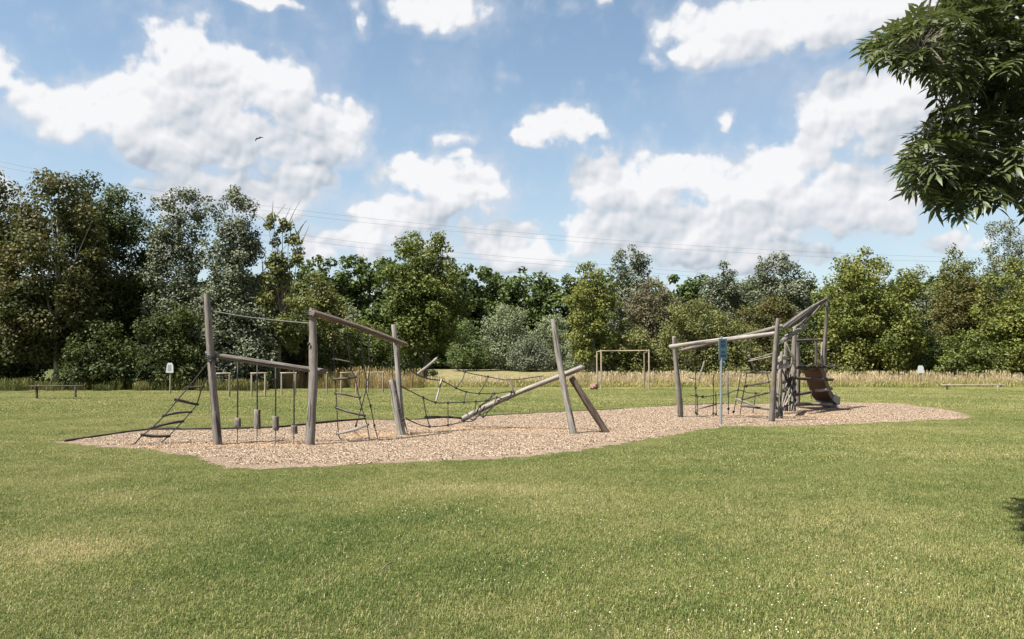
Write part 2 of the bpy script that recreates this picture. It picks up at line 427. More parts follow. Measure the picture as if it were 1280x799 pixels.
# ------------------------------------------------------------------ ground
def gz(x, y):
    """terrain height: flat lawn, a gentle swell beyond the tall grass"""
    t = min(max((y - 58) / 40.0, 0), 1); return .95 * t * t * (3 - 2 * t)
gm, t, b, o = newmat('lawn_soil')
pos = t.node('ShaderNodeNewGeometry').outputs['Position']
def lawn_color(t, pos):
    big = t.noise(pos, .16, 4, .6); mid = t.noise(pos, .9, 5, .65); fine = t.noise(pos, 9, 4, .7)
    v = t.math('ADD', t.math('MULTIPLY', big, .42), t.math('MULTIPLY', mid, .38)); v = t.math('ADD', v, t.math('MULTIPLY', fine, .20))
    # explicit worn and lush places
    def spot(px, py, rx, ry, amt):
        c = G(px, py); q = t.vm('MULTIPLY', t.vm('SUBTRACT', pos, tuple(c)), (1 / rx, 1 / ry, 0))
        return t.math('MULTIPLY', t.smooth(t.vm('LENGTH', q), 1.0, .15), amt)
    for s in [(75,690,.9,1.0,.17), (150,620,1.6,1.2,.07), (560,615,2.6,1.1,.11), (1180,470,30,14,.03), (60,600,1.6,1.5,.07),
              (300,700,1.4,1.0,-.12), (560,720,1.2,.8,-.10), (440,745,1,.5,-.05), (480,660,2.6,1.6,-.08), (760,700,2,1.2,-.05), (900,760,1.2,.6,-.04), (330,548,4,3,-.03), (420,780,.8,.4,.05), (1010,640,2.2,1.6,.05)]:
        v = t.math('ADD', v, spot(*s))
    sy = t.node('ShaderNodeSeparateXYZ'); t.put(sy.inputs[0], pos)
    v = t.math('ADD', v, t.smooth(sy.outputs[1], 14, 40, 0, .045))
    v = t.math('ADD', v, t.math('MULTIPLY', t.math('SUBTRACT', t.noise(t.vm('MULTIPLY', pos, (.35, 1.3, 1)), .8, 4, .7), .5), .16))
    return v
v = lawn_color(t, pos)
c = t.ramp(v, [(.30, (.038, .060, .014)), (.45, (.075, .092, .024)), (.56, (.12, .128, .04)), (.70, (.20, .17, .085))])
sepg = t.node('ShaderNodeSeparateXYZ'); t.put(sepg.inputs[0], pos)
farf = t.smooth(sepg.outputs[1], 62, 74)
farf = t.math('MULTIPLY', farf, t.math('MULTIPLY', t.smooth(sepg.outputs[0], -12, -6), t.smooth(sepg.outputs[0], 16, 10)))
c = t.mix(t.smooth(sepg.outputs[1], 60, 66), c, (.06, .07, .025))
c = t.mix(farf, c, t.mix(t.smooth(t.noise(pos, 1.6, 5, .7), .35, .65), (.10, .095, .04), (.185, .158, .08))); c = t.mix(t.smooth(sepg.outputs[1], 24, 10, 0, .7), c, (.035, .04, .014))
t.put(b.inputs['Base Color'], c); b.inputs['Roughness'].default_value = .95; b.inputs['Specular IOR Level'].default_value = .1
bump(t, b, t.noise(pos, 24, 6, .75), .05, .9)
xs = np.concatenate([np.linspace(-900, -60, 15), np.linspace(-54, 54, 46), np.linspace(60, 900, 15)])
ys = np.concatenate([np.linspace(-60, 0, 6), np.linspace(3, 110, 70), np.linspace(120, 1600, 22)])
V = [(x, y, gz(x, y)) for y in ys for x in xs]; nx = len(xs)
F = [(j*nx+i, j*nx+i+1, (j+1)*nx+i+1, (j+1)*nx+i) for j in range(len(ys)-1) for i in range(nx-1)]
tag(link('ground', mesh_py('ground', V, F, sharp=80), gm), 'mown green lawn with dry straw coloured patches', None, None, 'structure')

# play pit outline
back = [(80,553),(110,548),(150,542),(185,538),(225,538),(265,537.5),(300,537.5),(345,535.5),(390,531),(425,527.5),(455,525),(500,526),(550,523.5),(600,521),(640,518.5),(720,514.5),(780,511.5),(845,507),(905,505.5),(960,505.5),(1050,503.5),(1130,505),(1190,514),(1211,523)]
front = [(1211,523),(1150,526),(1100,528.5),(1050,530.5),(1000,532),(965,533),(905,532.5),(870,538),(830,545),(785,553),(740,560),(690,567),(640,572),(570,575.5),(500,578),(440,581),(380,584),(320,586),(290,585.5),(268,579),(245,570),(215,566),(180,562),(130,558),(80,554)]
rb = random.Random(3)
PIT = [G(*p) for p in back] + [G(*p) for p in front[1:-1]]
def refine(poly, n, jit):
    o = []
    for i, p in enumerate(poly):
        q = poly[(i + 1) % len(poly)]
        for k in range(n):
            o.append(p.lerp(q, k / n) + Vector((rb.uniform(-jit, jit), rb.uniform(-jit, jit), 0)))
    return o
PITN = np.array([(p.x, p.y) for p in PIT])
def inside(xy, poly):
    x, y = xy[:, 0], xy[:, 1]; c = np.zeros(len(xy), bool); n = len(poly); j = n - 1
    for i in range(n):
        xi, yi = poly[i]; xj, yj = poly[j]
        if yi != yj:
            c ^= ((yi > y) != (yj > y)) & (x < (xj - xi) * (y - yi) / (yj - yi) + xi)
        j = i
    return c
def edge_dist(xy, poly):
    d = np.full(len(xy), 1e9); n = len(poly)
    for i in range(n):
        a = poly[i]; bb = poly[(i + 1) % n]; ab = bb - a; L = max((ab ** 2).sum(), 1e-9)
        tt = np.clip(((xy - a) @ ab) / L, 0, 1); d = np.minimum(d, np.linalg.norm(xy - (a + tt[:, None] * ab), axis=1))
    return d
cm, t, b, o = newmat('wood_chip_bed')
pos = t.node('ShaderNodeNewGeometry').outputs['Position']
vor = t.node('ShaderNodeTexVoronoi'); t.put(vor.inputs['Vector'], pos); vor.inputs['Scale'].default_value = 26
sv = t.node('ShaderNodeSeparateColor'); t.put(sv.inputs[0], vor.outputs['Color'])
v = t.math('ADD', t.math('MULTIPLY', sv.outputs[0], .5), t.math('MULTIPLY', t.noise(pos, 1.1, 4), .5))
chipstops = [(.2, (.10, .068, .044)), (.42, (.225, .166, .115)), (.62, (.325, .248, .178)), (.85, (.42, .34, .265))]
c = t.ramp(v, chipstops)
def worn(t, pos, c):
    for (px, py, rx, ry, a) in [(470,545,1.6,1.0,.5), (560,536,2.2,.7,.5), (330,556,2.2,.8,.4), (650,538,2,1,.35), (990,520,3,1.2,.35), (220,560,1.5,.6,.3)]:
        q = t.vm('MULTIPLY', t.vm('SUBTRACT', pos, tuple(G(px, py))), (1/rx, 1/ry, 0))
        c = t.mix(t.math('MULTIPLY', t.smooth(t.vm('LENGTH', q), 1.0, .2), a), c, (.36, .24, .135))
    return c
c = t.mix(1.0, worn(t, pos, c), (.62, .60, .58), 'MULTIPLY')
t.put(b.inputs['Base Color'], c); b.inputs['Roughness'].default_value = .9; b.inputs['Specular IOR Level'].default_value = .15
bump(t, b, t.math('ADD', vor.outputs['Distance'], t.noise(pos, 60, 3)), .02, .8)
PR = refine(PIT, 6, .03)
tag(link('play_pit', mesh_py('play_pit', [(p.x, p.y, .004) for p in PR], [tuple(range(len(PR)))][0:1], False), cm), 'pinkish wood chip bed under the play equipment', None, None, 'structure')

rngn = np.random.default_rng(11)
# loose chips
def chips_patch(n, rad):
    r = rad * np.sqrt(rngn.random(n)); a = rngn.random(n) * 6.283
    c = np.c_[r * np.cos(a), r * np.sin(a), rngn.random(n) * .010 + .003]
    L = rngn.uniform(.005, .017, n); W = rngn.uniform(.0025, .007, n); th = rngn.random(n) * 6.283; ti = rngn.normal(0, .35, n)
    u = np.c_[np.cos(th) * np.cos(ti), np.sin(th) * np.cos(ti), np.sin(ti)] * L[:, None]
    tl = rngn.normal(0, .4, n); vv = np.c_[-np.sin(th) * np.cos(tl), np.cos(th) * np.cos(tl), np.sin(tl)] * W[:, None]
    return np.stack([c-u-vv, c+u-vv*.6, c+u*1.05+vv, c-u*.9+vv], 1).reshape(-1, 3), rngn.random(n)
def gridpoints(x0, x1, y0, y1, sp):
    gx, gy = np.meshgrid(np.arange(x0, x1, sp), np.arange(y0, y1, sp)); p = np.c_[gx.ravel(), gy.ravel()]
    return p + rngn.uniform(-.4, .4, p.shape) * sp
def inview(p, m=1.2, extra=.06):
    return np.abs(p[:, 0]) < p[:, 1] * (.645 + extra) + m
chm, t, b, o = newmat('wood_chips')
a = t.node('ShaderNodeAttribute', attribute_name='tint').outputs['Fac']; pos = t.node('ShaderNodeNewGeometry').outputs['Position']
c = worn(t, pos, t.ramp(t.math('ADD', t.math('MULTIPLY', a, .75), t.math('MULTIPLY', t.noise(pos, 1.1, 3), .25)), chipstops))
t.put(b.inputs['Base Color'], c); b.inputs['Roughness'].default_value = .85
cv, ct = chips_patch(2900, .42)
pp = gridpoints(-11, 19, 11, 36, .5); ok = inside(pp, PITN) & (edge_dist(pp, PITN) > .36); pp = pp[ok]
qq = gridpoints(-11, 19, 11, 36, .16); dq = edge_dist(qq, PITN); qq = qq[(inside(qq, PITN) & (dq < .46)) | ((dq < .10) & (rngn.random(len(qq)) < .35))]
nb = len(pp); pp = np.vstack([pp, qq])
ex = dict(loc=np.c_[pp, np.full(len(pp), .005)], turn=np.c_[np.zeros((len(pp), 2)), rngn.random(len(pp)) * 6.28], size=np.r_[rngn.uniform(.95, 1.1, nb), np.full(len(qq), .30)])
scatter(tag(link('wood_chips', np_mesh('wood_chips', cv, 4, ct, ex), chm), 'loose pinkish bark and wood chips covering the play pit', 'wood chips', None, 'stuff'))

# dark edging board along the back of the pit
ed = empty('pit_edging', G(265, 538), 'dark rotten edging boards along the back rim of the chip pit', 'edging')
eb = [(80,553),(150,542),(185,538),(225,538),(265,537.5),(345,535.5),(390,531),(425,527.5),(457,525),(500,526),(550,523.5),(600,521),(640,518.5),(720,514.5),(780,511.5),(845,507),(905,505.5)]
for i in range(len(eb) - 1):
    a, c = G(*eb[i]), G(*eb[i+1]); n = max(1, int((c - a).length / 2.2)); h = .06 if i < 2 else .08 if i < 8 else .05
    for k in range(n):
        p = a.lerp(c, k / n); q = a.lerp(c, (k + 1) / n - .004); d = q - p
        V, F = box_data((0, 0, 0), (d.length, .05, h), 0, .008)
        ob = link('board', mesh_py('board', V, F), M_EDGE, ed, (p + q) / 2 - ed.location + Vector((0, .03, h / 2 - .02 + rb.uniform(-.012, .008))))
        ob.rotation_euler = (0, rb.uniform(-.008, .008), math.atan2(d.y, d.x))

# ------------------------------------------------------------------ grass
def grassmat(name, stops, dry):
    m, t, b, o = newmat(name)
    a = t.node('ShaderNodeAttribute', attribute_name='tint').outputs['Fac']; pos = t.node('ShaderNodeNewGeometry').outputs['Position']
    v = t.math('ADD', lawn_color(t, pos), t.math('MULTIPLY', t.math('SUBTRACT', a, .5), .42))
    c = t.ramp(v, stops); c = t.mix(t.smooth(a, dry, dry + .02), c, (.42, .36, .19))
    t.put(b.inputs['Base Color'], c); b.inputs['Roughness'].default_value = .55; b.inputs['Specular IOR Level'].default_value = .3
    tr = t.node('ShaderNodeBsdfTranslucent'); t.put(tr.inputs[0], c)
    mx = t.node('ShaderNodeMixShader'); mx.inputs[0].default_value = .3
    t.l.new(b.outputs[0], mx.inputs[1]); t.l.new(tr.outputs[0], mx.inputs[2]); t.l.new(mx.outputs[0], o.inputs[0])
    return m
M_GRASS = grassmat('grass_blades', [(.20, (.042, .085, .014)), (.41, (.118, .156, .035)), (.58, (.212, .218, .068)), (.76, (.39, .33, .165))], .94)
def blades(n, rad, h0, h1, w, lean=.7, square=False):
    r = rad * np.sqrt(rngn.random(n)); a = rngn.random(n) * 6.283
    base = np.c_[r * np.cos(a), r * np.sin(a), np.full(n, -.005)]
    h = rngn.uniform(h0, h1, n); th = rngn.random(n) * 6.283; ln = np.abs(rngn.normal(0, lean, n))
    dr = np.c_[np.cos(th), np.sin(th), np.zeros(n)]; side = np.c_[-np.sin(th), np.cos(th), np.zeros(n)] * (w * rngn.uniform(.6, 1.3, n))[:, None]
    up = np.array([0, 0, 1.0])
    midp = base + up * (h * .6)[:, None] + dr * (h * ln * .35)[:, None]
    tip = base + up * (h * np.clip(1 - ln * .35, .25, 1))[:, None] + dr * (h * ln)[:, None]
    quad = np.stack([base - side, base + side, midp + side * .75, midp - side * .75], 1)
    quad2 = np.stack([midp - side * .75, midp + side * .75, tip + side * .08, tip - side * .08], 1)
    tint = rngn.random(n)
    return np.vstack([quad.reshape(-1, 3), quad2.reshape(-1, 3)]), np.r_[tint, tint]
def lawn(name, label, n, rad, h0, h1, w, y0, y1, sp, mat=None, far=False):
    v, ti = blades(n, rad, h0, h1, w)
    p = gridpoints(-y1 * .72 - 2, y1 * .72 + 2, y0, y1, sp); p = p[inview(p)]
    ins = inside(p, PITN); d = edge_dist(p, PITN); p = p[(~ins) & (d > rad * .82)]
    if not far:   # small tufts close to the pit rim
        q = gridpoints(-14, 20, max(y0, 10), min(y1, 36), .22); d = edge_dist(q, PITN); q = q[(~inside(q, PITN)) & (d > .03) & (d < rad * 1.1) & inview(q)]
        q = q[(q[:, 1] >= y0) & (q[:, 1] < y1)]
    else:
        q = gridpoints(-14, 22, y0, 36, .4); d = edge_dist(q, PITN); q = q[(~inside(q, PITN)) & (d > .05) & (d < rad * 1.1) & inview(q)]
    z = np.array([gz(x, y) for x, y in p]); zq = np.zeros(len(q))
    loc = np.vstack([np.c_[p, z], np.c_[q, zq]]); s = np.r_[rngn.uniform(.85, 1.15, len(p)), np.full(len(q), .28)]
    ex = dict(loc=loc, turn=np.c_[np.zeros((len(loc), 2)), rngn.random(len(loc)) * 6.28], size=s)
    return scatter(tag(link(name, np_mesh(name, v, 4, ti, ex), mat or M_GRASS), label, 'grass', None, 'stuff'))
lawn('lawn_grass', 'short mown grass blades nearest the camera', 7000, .62, .010, .044, .0018, 3.2, 13, .62)
lawn('lawn_grass', 'short mown grass in the middle of the lawn around the chip pit', 4800, .8, .015, .048, .0032, 13, 26, .9)
lawn('lawn_grass', 'short mown grass behind the play pit', 3600, 1.3, .018, .06, .008, 26, 50, 1.6, None, True)

# white clover heads
cl = []; ctn = []
cb = ball_data((0, 0, 0), 1, (1, 1, .8), 6, 4); cbv = np.array([tuple(v) for v in cb[0]])
cfaces = []
tri = []
for f in cb[1]:
    tri += [(f[0], f[1], f[2])] + ([(f[0], f[2], f[3])] if len(f) == 4 else [])
tri = np.array(tri); vs = []; fs = []; cnt = 0
def clover(px, py, sx, sy, n):
    global cnt
    for _ in range(n):
        p = G(rngn.normal(px, sx), min(798, max(536, rngn.normal(py, sy))))
        if inside(np.array([[p.x, p.y]]), PITN)[0] or p.y < 4.4: continue
        r = rngn.uniform(.0035, .0068) * (1 + max(0, p.y - 8) * .05)
        if rngn.random() < .6: continue
        vs.append(cbv * r + np.array([p.x, p.y, rngn.uniform(.03, .055)])); fs.append(tri + cnt * len(cbv)); cnt += 1
for s in [(520,640,60,22,110), (760,640,120,40,190), (860,580,150,18,130), (1150,560,120,14,110), (700,690,120,40,120), (1050,720,120,40,210), (900,770,160,30,110), (1000,620,160,40,100), (640,600,300,60,130), (250,650,160,60,35), (150,760,100,30,10)]: clover(*s)
M_CLOV = simple('white_clover_heads', (.42, .41, .30), .8, 0, 200, .2, 0)
tag(link('clover_flowers', np_mesh('clover_flowers', np.vstack(vs), 3, None, None, True, np.vstack(fs)), M_CLOV), 'small white clover heads scattered through the lawn', 'flowers', None, 'stuff')
rope('fallen_twig', [G(476, 719) + Vector((0, 0, .03)), G(483, 714) + Vector((0, 0, .045)), G(490, 709) + Vector((0, 0, .04))], [.006, .006, .005][0], M_BARK)
tag(bpy.data.objects['fallen_twig'], 'short dark twig lying in the foreground grass left of centre', 'twig')

# tall dry grass at the lawn's edge
def tallpatch(n, rad, h0, h1, w, lean):
    v, ti = blades(n, rad, h0, h1, w, lean)
    # seed heads: thin rhombs near the tips
    r = rad * np.sqrt(rngn.random(n)); a = rngn.random(n) * 6.283; h = rngn.uniform(h0, h1, n)
    c = np.c_[r*np.cos(a), r*np.sin(a), h]; th = rngn.random(n) * 6.283; s = np.c_[np.cos(th), np.sin(th), np.zeros(n)] * (w * 2.2)
    u = np.c_[rngn.normal(0, .03, n), rngn.normal(0, .03, n), np.full(n, .11)]
    q = np.stack([c-u, c+s, c+u, c-s], 1).reshape(-1, 3)
    stem = np.c_[c[:, :2], np.zeros(n)]
    q2 = np.stack([stem-s*.25, stem+s*.25, c+s*.2, c-s*.2], 1).reshape(-1, 3)
    hd = rngn.uniform(.5, 1, n)
    return np.vstack([v, q, q2]), np.r_[ti, hd, hd]
def strawmat(name, stops):
    m, t, b, o = newmat(name)
    a = t.node('ShaderNodeAttribute', attribute_name='tint').outputs['Fac']; pos = t.node('ShaderNodeNewGeometry').outputs['Position']
    v = t.math('ADD', t.math('MULTIPLY', a, .55), t.math('MULTIPLY', t.smooth(t.noise(pos, .5, 4, .6), .3, .7), .45))
    c = t.ramp(v, stops); t.put(b.inputs['Base Color'], c); b.inputs['Roughness'].default_value = .7; b.inputs['Specular IOR Level'].default_value = .15
    tr = t.node('ShaderNodeBsdfTranslucent'); t.put(tr.inputs[0], c)
    mx = t.node('ShaderNodeMixShader'); mx.inputs[0].default_value = .35
    t.l.new(b.outputs[0], mx.inputs[1]); t.l.new(tr.outputs[0], mx.inputs[2]); t.l.new(mx.outputs[0], o.inputs[0])
    return m
M_STRAW = strawmat('dry_straw', [(.15, (.15, .15, .05)), (.4, (.34, .28, .14)), (.65, (.46, .375, .23)), (.9, (.55, .46, .32))])
M_STRAWR = strawmat('reddish_dry_grass', [(.1, (.07, .09, .022)), (.35, (.16, .15, .045)), (.6, (.27, .20, .09)), (.9, (.40, .31, .17))])
M_WEED = strawmat('green_rough_grass', [(.1, (.10, .13, .03)), (.45, (.20, .21, .06)), (.8, (.34, .29, .13))])
M_WEEDD = strawmat('dark_weeds', [(.1, (.03, .05, .012)), (.45, (.07, .09, .025)), (.85, (.20, .18, .07))])
def tall(name, label, pxa, pxb, Y0, Y1, n, h0, h1, w, sp, mat, lean=.18, s=(.8, 1.15), thin=0):
    v, ti = tallpatch(n, sp * .75, h0, h1, w, lean)
    p = gridpoints((pxa - 640) / FOC * Y1 - 4, (pxb - 640) / FOC * Y1 + 4, Y0, Y1, sp)
    px = 640 + FOC * p[:, 0] / p[:, 1]; p = p[(px > pxa) & (px < pxb)]
    ph = np.sin(p[:, 0] * .9) * .4 + np.sin(p[:, 0] * 2.3 + p[:, 1]) * .3
    p[:, 1] += ph * .6
    if thin: p = p[rngn.random(len(p)) > thin]
    loc = np.c_[p, [gz(x, y) for x, y in p]]
    ex = dict(loc=loc, turn=np.c_[rngn.normal(0, .05, (len(p), 2)), rngn.random(len(p)) * 6.28], size=rngn.uniform(*s, len(p)))
    return scatter(tag(link(name, np_mesh(name, v, 4, ti, ex), mat), label, 'tall grass', None, 'stuff'))
tall('tall_grass', 'pale straw coloured tall grass right of the slide along the trees', 1035, 1500, 55.5, 61, 110, .4, .95, .010, .9, M_STRAW, .22, (.6, 1.15), .15)
tall('tall_grass', 'pale tall grass behind the timber goal', 700, 1040, 55, 61, 110, .35, .9, .010, .9, M_STRAW, .22, (.55, 1.15), .2)
tall('tall_grass', 'tall grass in front of the distant mown strip', 480, 705, 55.5, 59, 100, .25, .62, .010, .9, M_STRAW, .22, (.6, 1.15), .25)
tall('tall_grass', 'reddish tall grass behind the row of hurdles', 290, 520, 50, 56, 110, .4, 1.35, .012, .9, M_STRAWR, .3, (.45, 1.1), .25)
tall('rough_grass', 'green rough grass at the foot of the tall grass', 260, 1500, 53, 56.2, 90, .08, .30, .012, .9, M_WEED, .6)
tall('rough_grass', 'green weeds under the trees on the left', -200, 330, 46, 50, 110, .15, .6, .014, .8, M_WEEDD, .5, (.6, 1.2), .35)

# ------------------------------------------------------------------ trees
def unit(a): return a / np.maximum(np.linalg.norm(a, axis=1, keepdims=True), 1e-9)
def leaves(C, RC, n, L, W, rng, droop=0.0, flatz=.8, upb=.35):
    """rhombic leaves on the shells of many clumps"""
    wgt = RC ** 2; idx = rng.choice(len(C), n, p=wgt / wgt.sum())
    d = unit(rng.normal(size=(n, 3))); rr = RC[idx] * (.35 + .65 * rng.random(n) ** .45)
    pos = C[idx] + d * rr[:, None] * np.array([1, 1, flatz]) + rng.normal(size=(n, 3)) * RC.mean() * .12
    nrm = unit(d * .55 + np.array([0, 0, upb]) + rng.normal(size=(n, 3)) * .42)
    tg = unit(np.cross(nrm, rng.normal(size=(n, 3)))); tg[:, 2] -= droop; tg = unit(tg); bt = unit(np.cross(nrm, tg))
    l = (L * rng.uniform(.6, 1.25, n))[:, None]; w_ = (W * rng.uniform(.6, 1.25, n))[:, None]
    q = np.stack([pos - tg*l*.5, pos + bt*w_*.5 - tg*l*.05, pos + tg*l*.5, pos - bt*w_*.5 - tg*l*.05], 1).reshape(-1, 3)
    cl = rng.random(len(C))
    return q, np.clip(.55 * rng.random(n) + .45 * cl[idx], 0, 1)
PROF = {
 'round': lambda t: math.sqrt(max(.02, 1 - (2*t - .9) ** 2 / 1.25)),
 'oval':  lambda t: math.sqrt(max(.02, 1 - (1.75*t - .75) ** 2)),
 'poplar':lambda t: .42 + .58 * math.sqrt(max(0, 1 - t ** 1.3)) if t < .97 else .15,
 'dome':  lambda t: math.sqrt(max(.03, 1 - t ** 2.2)),
 'full':  lambda t: math.sqrt(max(.05, 1 - t ** 3.4)) * (.86 + .14 * min(1, t * 4)),
 'cone':  lambda t: max(.12, 1 - t) ** .7}
def crown_clumps(x, y, z0, z1, rx, ry, prof, K, cs, rng, lump=.22):
    C = []; RC = []; ph = rng.uniform(0, 6.28, 6); H = z1 - z0
    while len(C) < K:
        t = rng.random(); wv = PROF[prof](t); a = rng.uniform(0, 6.283)
        lum = 1 + lump * (math.sin(a*2 + ph[0] + t*4) * .5 + math.sin(a*3 + ph[1] - t*6) * .35 + math.sin(a*5 + t*9 + ph[2]) * .3)
        if rng.random() > wv ** 1.0: continue
        r = rng.random() ** .42 * wv * lum
        c = cs * rng.uniform(.45, 1.35) * (1 - .35 * t)
        C.append((x + r * math.cos(a) * (rx - c*.7), y + r * math.sin(a) * (ry - c*.7), z0 + c*.5 + t * (H - c*1.1))); RC.append(c)
    C = np.array(C); RC = np.array(RC)
    tz = (C[:, 2] - z0) / ((C[:, 2] + RC * .75).max() - z0) * (z1 - z0); C[:, 2] = z0 + tz
    k = max(abs(C[:, 0] - x) + RC * .5) / rx; C[:, 0] = x + (C[:, 0] - x) / min(max(k, .6), 1.3)
    return C, RC
def tree(name, label, pxc, pytop, hw, Y, kind, prof='round', cb=.15, n=16000, L=.24, W=.12, K=90, cs=1.1, seed=1, cat='tree', group=None,
         trunk=True, bark=None, lean=0, depth=None, limbs=10, droop=0, tr=.16, bare=0, lump=.22, tpx=None):
    rng = np.random.default_rng(seed); pr = random.Random(seed)
    top = P(pxc, pytop, Y); rx = hw / FOC * Y; x = top.x; zb = gz(x, Y); H = top.z - zb
    bx = P(tpx, 480, Y).x if tpx else x - lean
    rt = empty(name, (bx, Y, zb), label, cat, group)
    n = int(n * 1.2); L *= .90; W *= .98; K = int(K * 1.7); cs *= .84; lump *= .7
    C, RC = crown_clumps(x, Y, zb + H * cb, top.z, rx, depth or rx * .8, prof, K, cs, rng, lump)
    q, ti = leaves(C, RC, n, L, W, rng, droop)
    q -= np.array([bx, Y, zb])
    link('crown', np_mesh('crown', q, 4, ti), LM[kind], rt)
    if trunk:
        parts = []; nseg = 9; tp = []
        tt = .80
        for i in range(nseg + 1):
            f = i / nseg; tp.append(Vector((bx + (x - bx) * f + .25 * math.sin(f*5 + seed) * f, Y + .2 * math.sin(f*4 + seed*2) * f, zb - .1 + H * tt * f)))
        r0 = tr
        parts.append(tube_data(tp, [r0 * (1.25 if i == 0 else 1) * (1 - .8 * i / nseg) for i in range(nseg + 1)], 8, .12, pr))
        for k in range(limbs):
            f = pr.uniform(max(.18, cb * .9), .92); i = int(f * nseg); s = tp[i].lerp(tp[min(i+1, nseg)], f*nseg - i)
            cand = [j for j in range(len(C)) if C[j][2] > s.z + .3] or [0]
            e = Vector(C[pr.choice(cand)]); mid = s.lerp(e, .5) + Vector((pr.uniform(-.2, .2), pr.uniform(-.2, .2), pr.uniform(-.3, .35)))
            rr = r0 * (1 - .8 * f) * .62
            parts.append(tube_data(catmull([s, mid, e], 4), [rr * (1 - .85 * j / 8) for j in range(9)], 5, .1, pr))
            if pr.random() < .7:
                e2 = mid + Vector((pr.uniform(-1, 1), pr.uniform(-1, 1), pr.uniform(.3, 1.2)))
                parts.append(tube_data([mid, mid.lerp(e2, .5) + Vector((0, 0, .08)), e2], [rr*.5, rr*.35, rr*.1], 4))
        for k in range(bare):     # twigs that stick out leafless
            j = pr.randrange(len(C)); s = Vector(C[j]); dv = Vector((pr.uniform(-.7, .7), pr.uniform(-.4, .4), pr.uniform(.5, 1.3)))
            parts.append(tube_data([s, s + dv * .6 + Vector((0, 0, .1)), s + dv * pr.uniform(1, 1.6)], [.035, .022, .008], 4))
        V, F = join_data(parts)
        link('trunk', mesh_py('trunk', off(V, rt), F), bark or M_BARK, rt)
    return rt

# --- left group
tree('broadleaf_tree', 'tall brownish green tree behind the low bench with pale trunk', 72, 212, 78, 49, 'brown', 'round', .12, 26000, .27, .16, 110, 1.25, 11, tpx=71, bark=M_BIRCH, tr=.17, bare=10)
tree('broadleaf_tree', 'dark tree cut by the left frame edge over a black gap', -38, 205, 78, 51, 'brown', 'round', .30, 20000, .27, .16, 90, 1.3, 12, tpx=-60)
tree('broadleaf_tree', 'dark green rounded tree right of the bench, between brown tree and silver poplars', 152, 232, 62, 52, 'dark', 'round', .05, 24000, .25, .15, 110, 1.15, 13)
tree('broadleaf_tree', 'deep green tree crown filling the gap left behind the brownish tree', 118, 212, 60, 55, 'dark', 'round', .05, 18000, .27, .16, 90, 1.2, 14)
tree('silver_poplar', 'left one of two upright silver poplars on the left', 226, 234, 42, 51, 'silver', 'poplar', .06, 24000, .20, .13, 130, .85, 15, bark=M_BIRCH, lump=.4)
tree('silver_poplar', 'right one of two upright silver poplars, leaning crown tip against the cloud', 292, 232, 46, 50, 'silver', 'poplar', .05, 26000, .20, .13, 140, .85, 16, bark=M_BIRCH, lean=.5, lump=.4)
tree('sparse_tree', 'thin half bare tree with sparse leaf tufts against the sky', 352, 268, 34, 50, 'olive', 'poplar', .2, 6500, .24, .16, 44, .65, 17, bark=M_BARK, limbs=22, bare=34, lump=.5)
tree('dark_shrub', 'dark shaded shrub beside the left notice sign', 214, 372, 50, 47.5, 'dark', 'full', 0, 12000, .20, .12, 60, .9, 18, 'shrub', trunk=False)
tree('dark_shrub', 'dark shaded shrub behind the tall leaning left post', 290, 350, 62, 49.5, 'silver', 'full', 0, 17000, .20, .12, 80, .95, 19, 'shrub', trunk=False)
tree('dark_shrub', 'low dark shrub below the brownish tree behind the bench', 128, 400, 52, 47.5, 'dark', 'full', 0, 12000, .20, .12, 60, .9, 20, 'shrub', trunk=False)
tree('olive_shrub', 'yellow green bushy tree behind the swinging logs', 392, 338, 48, 56, 'olive', 'full', .02, 17000, .22, .13, 90, .95, 21, 'shrub')
tree('grey_willow', 'pale grey willow bush under the high sloping beam', 437, 378, 30, 62, 'willow', 'cone', 0, 13000, .22, .07, 80, .7, 22, 'willow', droop=.2)
tree('olive_shrub', 'green shrub at the foot of the pale willow left of the maple', 455, 398, 50, 59, 'green', 'full', 0, 13000, .22, .12, 70, .9, 23, 'shrub', trunk=False)
tree('olive_shrub', 'dark green shrub just right of the second post', 372, 390, 36, 54, 'dark', 'full', 0, 10000, .20, .12, 55, .8, 24, 'shrub', trunk=False)
# --- centre
tree('maple_tree', 'large rounded maple with visible trunk standing in the centre left', 532, 289, 62, 60, 'green', 'oval', .22, 21000, .27, .17, 105, 1.05, 31, limbs=14, lump=.35, tpx=531)
tree('green_bush', 'fresh green bush between the maple and the pale willows', 583, 398, 28, 86, 'bush', 'dome', 0, 10000, 0.264, 0.108, 55, 1.04, 32, 'shrub', trunk=False)
tree('green_bush', 'small fresh bush left under the maple crown', 512, 415, 34, 63, 'bush', 'dome', 0, 9000, .22, .09, 50, .8, 33, 'shrub', trunk=False)
tree('grey_willow', 'large pale silver willow in the middle of the tree line', 634, 380, 38, 88, 'willow', 'full', 0, 18000, 0.264, 0.096, 100, 1.10, 34, 'willow', droop=.25)
tree('grey_willow', 'pale silver willow behind the tall leaning middle post', 692, 392, 32, 89, 'willow', 'full', 0, 14000, 0.264, 0.096, 80, 1.10, 35, 'willow', droop=.25)
tree('grey_willow', 'low grey willow bush between the two large pale willows', 662, 418, 30, 85, 'silver', 'dome', 0, 9000, 0.240, 0.096, 55, 1.04, 36, 'shrub', trunk=False)
tree('birch_tree', 'yellow green slender tree with pale trunk left of the goal', 737, 327, 40, 60, 'yellow', 'oval', .18, 12000, .22, .13, 70, .8, 37, bark=M_BIRCH, limbs=14, lump=.4, tpx=742, tr=.2)
tree('silver_poplar', 'silver crown rising behind the yellow green slender tree', 787, 306, 34, 76, 'silver', 'round', .05, 16000, .28, .17, 80, 1.1, 38)
